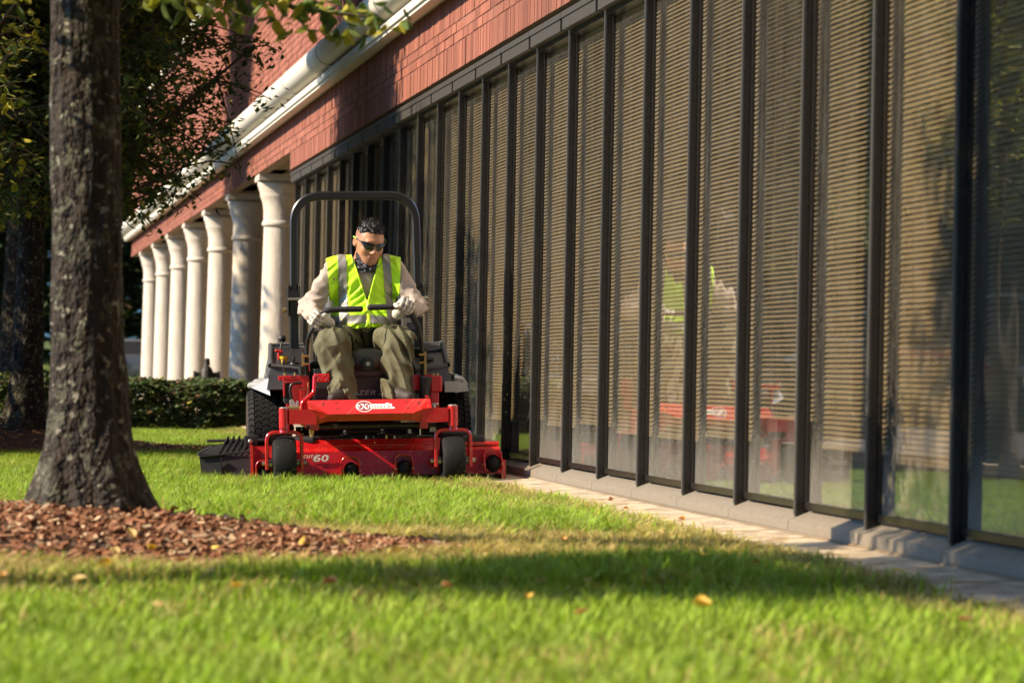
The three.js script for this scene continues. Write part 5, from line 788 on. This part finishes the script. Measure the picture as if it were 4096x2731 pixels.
// gloved hands closed on the grips
function glove(name, origin, quat, mirror) { // own axes: bar runs along x, the back of the hand faces +z, knuckles up; fingers curl over the bar (radius .02)
  const S = mirror, f = [], fing = [[-0.036, 0.0102, 0.95], [-0.0125, 0.0108, 1.06], [0.0115, 0.0105, 1.0], [0.034, 0.0094, 0.82]];
  const palm = blend([ellip([0, 0.012, -0.026], [0.047, 0.036, 0.021], -0.35), capsule([0, 0.0, -0.045], [0.0, -0.035, -0.095], 0.033, 0.034)], 0.03);
  for (const [x, r, l] of fing) { const a = [x * S, 0.030, -0.008], b = [x * S * 1.03, 0.033 * (0.7 + 0.3 * l), 0.022 * l], c = [x * S, 0.006, 0.034 * l], d = [x * S * 0.97, -0.018, 0.022 * l], e = [x * S * 0.95, -0.026, 0.004]; f.push(blend([capsule(a, b, r * 1.0, r * 0.99), capsule(b, c, r * 0.99, r * 0.93), capsule(c, d, r * 0.93, r * 0.9), capsule(d, e, r * 0.9, r * 0.85)], 0.005)); }
  const th = blend([capsule([-0.036 * S, -0.004, -0.034], [-0.055 * S, -0.018, -0.008], 0.0155, 0.0135), capsule([-0.055 * S, -0.018, -0.008], [-0.048 * S, -0.022, 0.018], 0.0135, 0.0105)], 0.008);
  const g = mesher((x, y, z) => { let d = palm(x, y, z); let e = 9; for (const k of f) e = Math.min(e, k(x, y, z)); d = smin(d, e, 0.008); d = smin(d, th(x, y, z), 0.010); return d + 0.0016 * Math.abs(n3(x * 45, y * 45, z * 45)) - 0.0006; }, [-0.085, -0.085, -0.14], [0.085, 0.065, 0.055], 0.0036);
  const m = new THREE.Matrix4().compose(V(...origin), quat, V(1.12, 1.12, 1.12)); g.applyMatrix4(m); return pp(name, g, M_glove);
}
{
  const bar = (a, b, back) => { const x = V(...b).sub(V(...a)).normalize(), z = V(...back), y = z.clone().cross(x).normalize(), zz = x.clone().cross(y); return new THREE.Quaternion().setFromRotationMatrix(new THREE.Matrix4().makeBasis(x, y, zz)); };
  glove('glove', [-0.283, 1.052, -0.424], bar([-0.300, 1.02, -0.43], [-0.24, 1.105, -0.40], [-0.25, 0.25, 1]), -1);
  glove('glove', [0.268, 1.126, -0.400], bar([0.22, 1.13, -0.40], [0.31, 1.085, -0.42], [0.15, 0.1, 1]), 1);
}
// boots on the foot pan
for (const [an, t] of [[ankL, -0.12], [ankR, 0.12]]) {
  const f = blend([capsule([an[0], 0.60, an[2] - 0.03], [an[0] + t * 0.2, 0.575, an[2] + 0.05], 0.045, 0.042), capsule([an[0] + t * 0.2, 0.575, an[2] + 0.05], [an[0] + t * 0.6, 0.562, an[2] + 0.12], 0.040, 0.032)], 0.03);
  pp('boot', mesher((x, y, z) => Math.max(f(x, y, z), 0.543 - y), [an[0] - 0.13, 0.53, an[2] - 0.12], [an[0] + 0.13, 0.67, an[2] + 0.22], 0.007), M_boot);
}
// ---------------------------------------------------------------- cut grass flung up by the deck
{
  const g = tuft(1, 0.001, 0.024, 0.003, 2), N = 700, im = new THREE.InstancedMesh(g, M_grass, N), q = new THREE.Object3D(), c = new THREE.Color(); im.name = 'grass_clippings'; im.castShadow = im.receiveShadow = true;
  for (let i = 0; i < N; i++) {
    const on = i > 420, far = !on && rnd() < 0.45; const bx = rr(-0.68, 0.82), bz = rr(-0.28, -0.17), x = on ? 2.41 + bx : far ? rr(2.9, 3.42) : 2.4 + rr(-0.75, 0.85) + 0.2 * rr(-1, 1), y = on ? 0.252 + 0.033 * bx + 0.0 : far ? Math.pow(rnd(), 2) * 1.3 + 0.1 : rr(0.12, 0.5) * (0.4 + rnd()), z = on ? -17.95 + bz + 0.066 * bx : far ? rr(-19.5, -16.5) : rr(-17.9, -17.2);
    q.position.set(x, y, z); q.rotation.set(rr(0, 6), rr(0, 6), rr(0, 6)); q.scale.setScalar(rr(0.15, 0.8)); q.updateMatrix(); im.setMatrixAt(i, q.matrix); const k = rnd() < 0.5 ? 1 : 0; c.setRGB(k ? 0.6 : 0.35, k ? 0.46 : 0.45, k ? 0.2 : 0.05); im.setColorAt(i, c);
  }
  scene.add(im); tag(im, 'tiny grass clippings flying round the mower deck', 'clippings', null, 'stuff');
}
renderer.render(scene, camera);
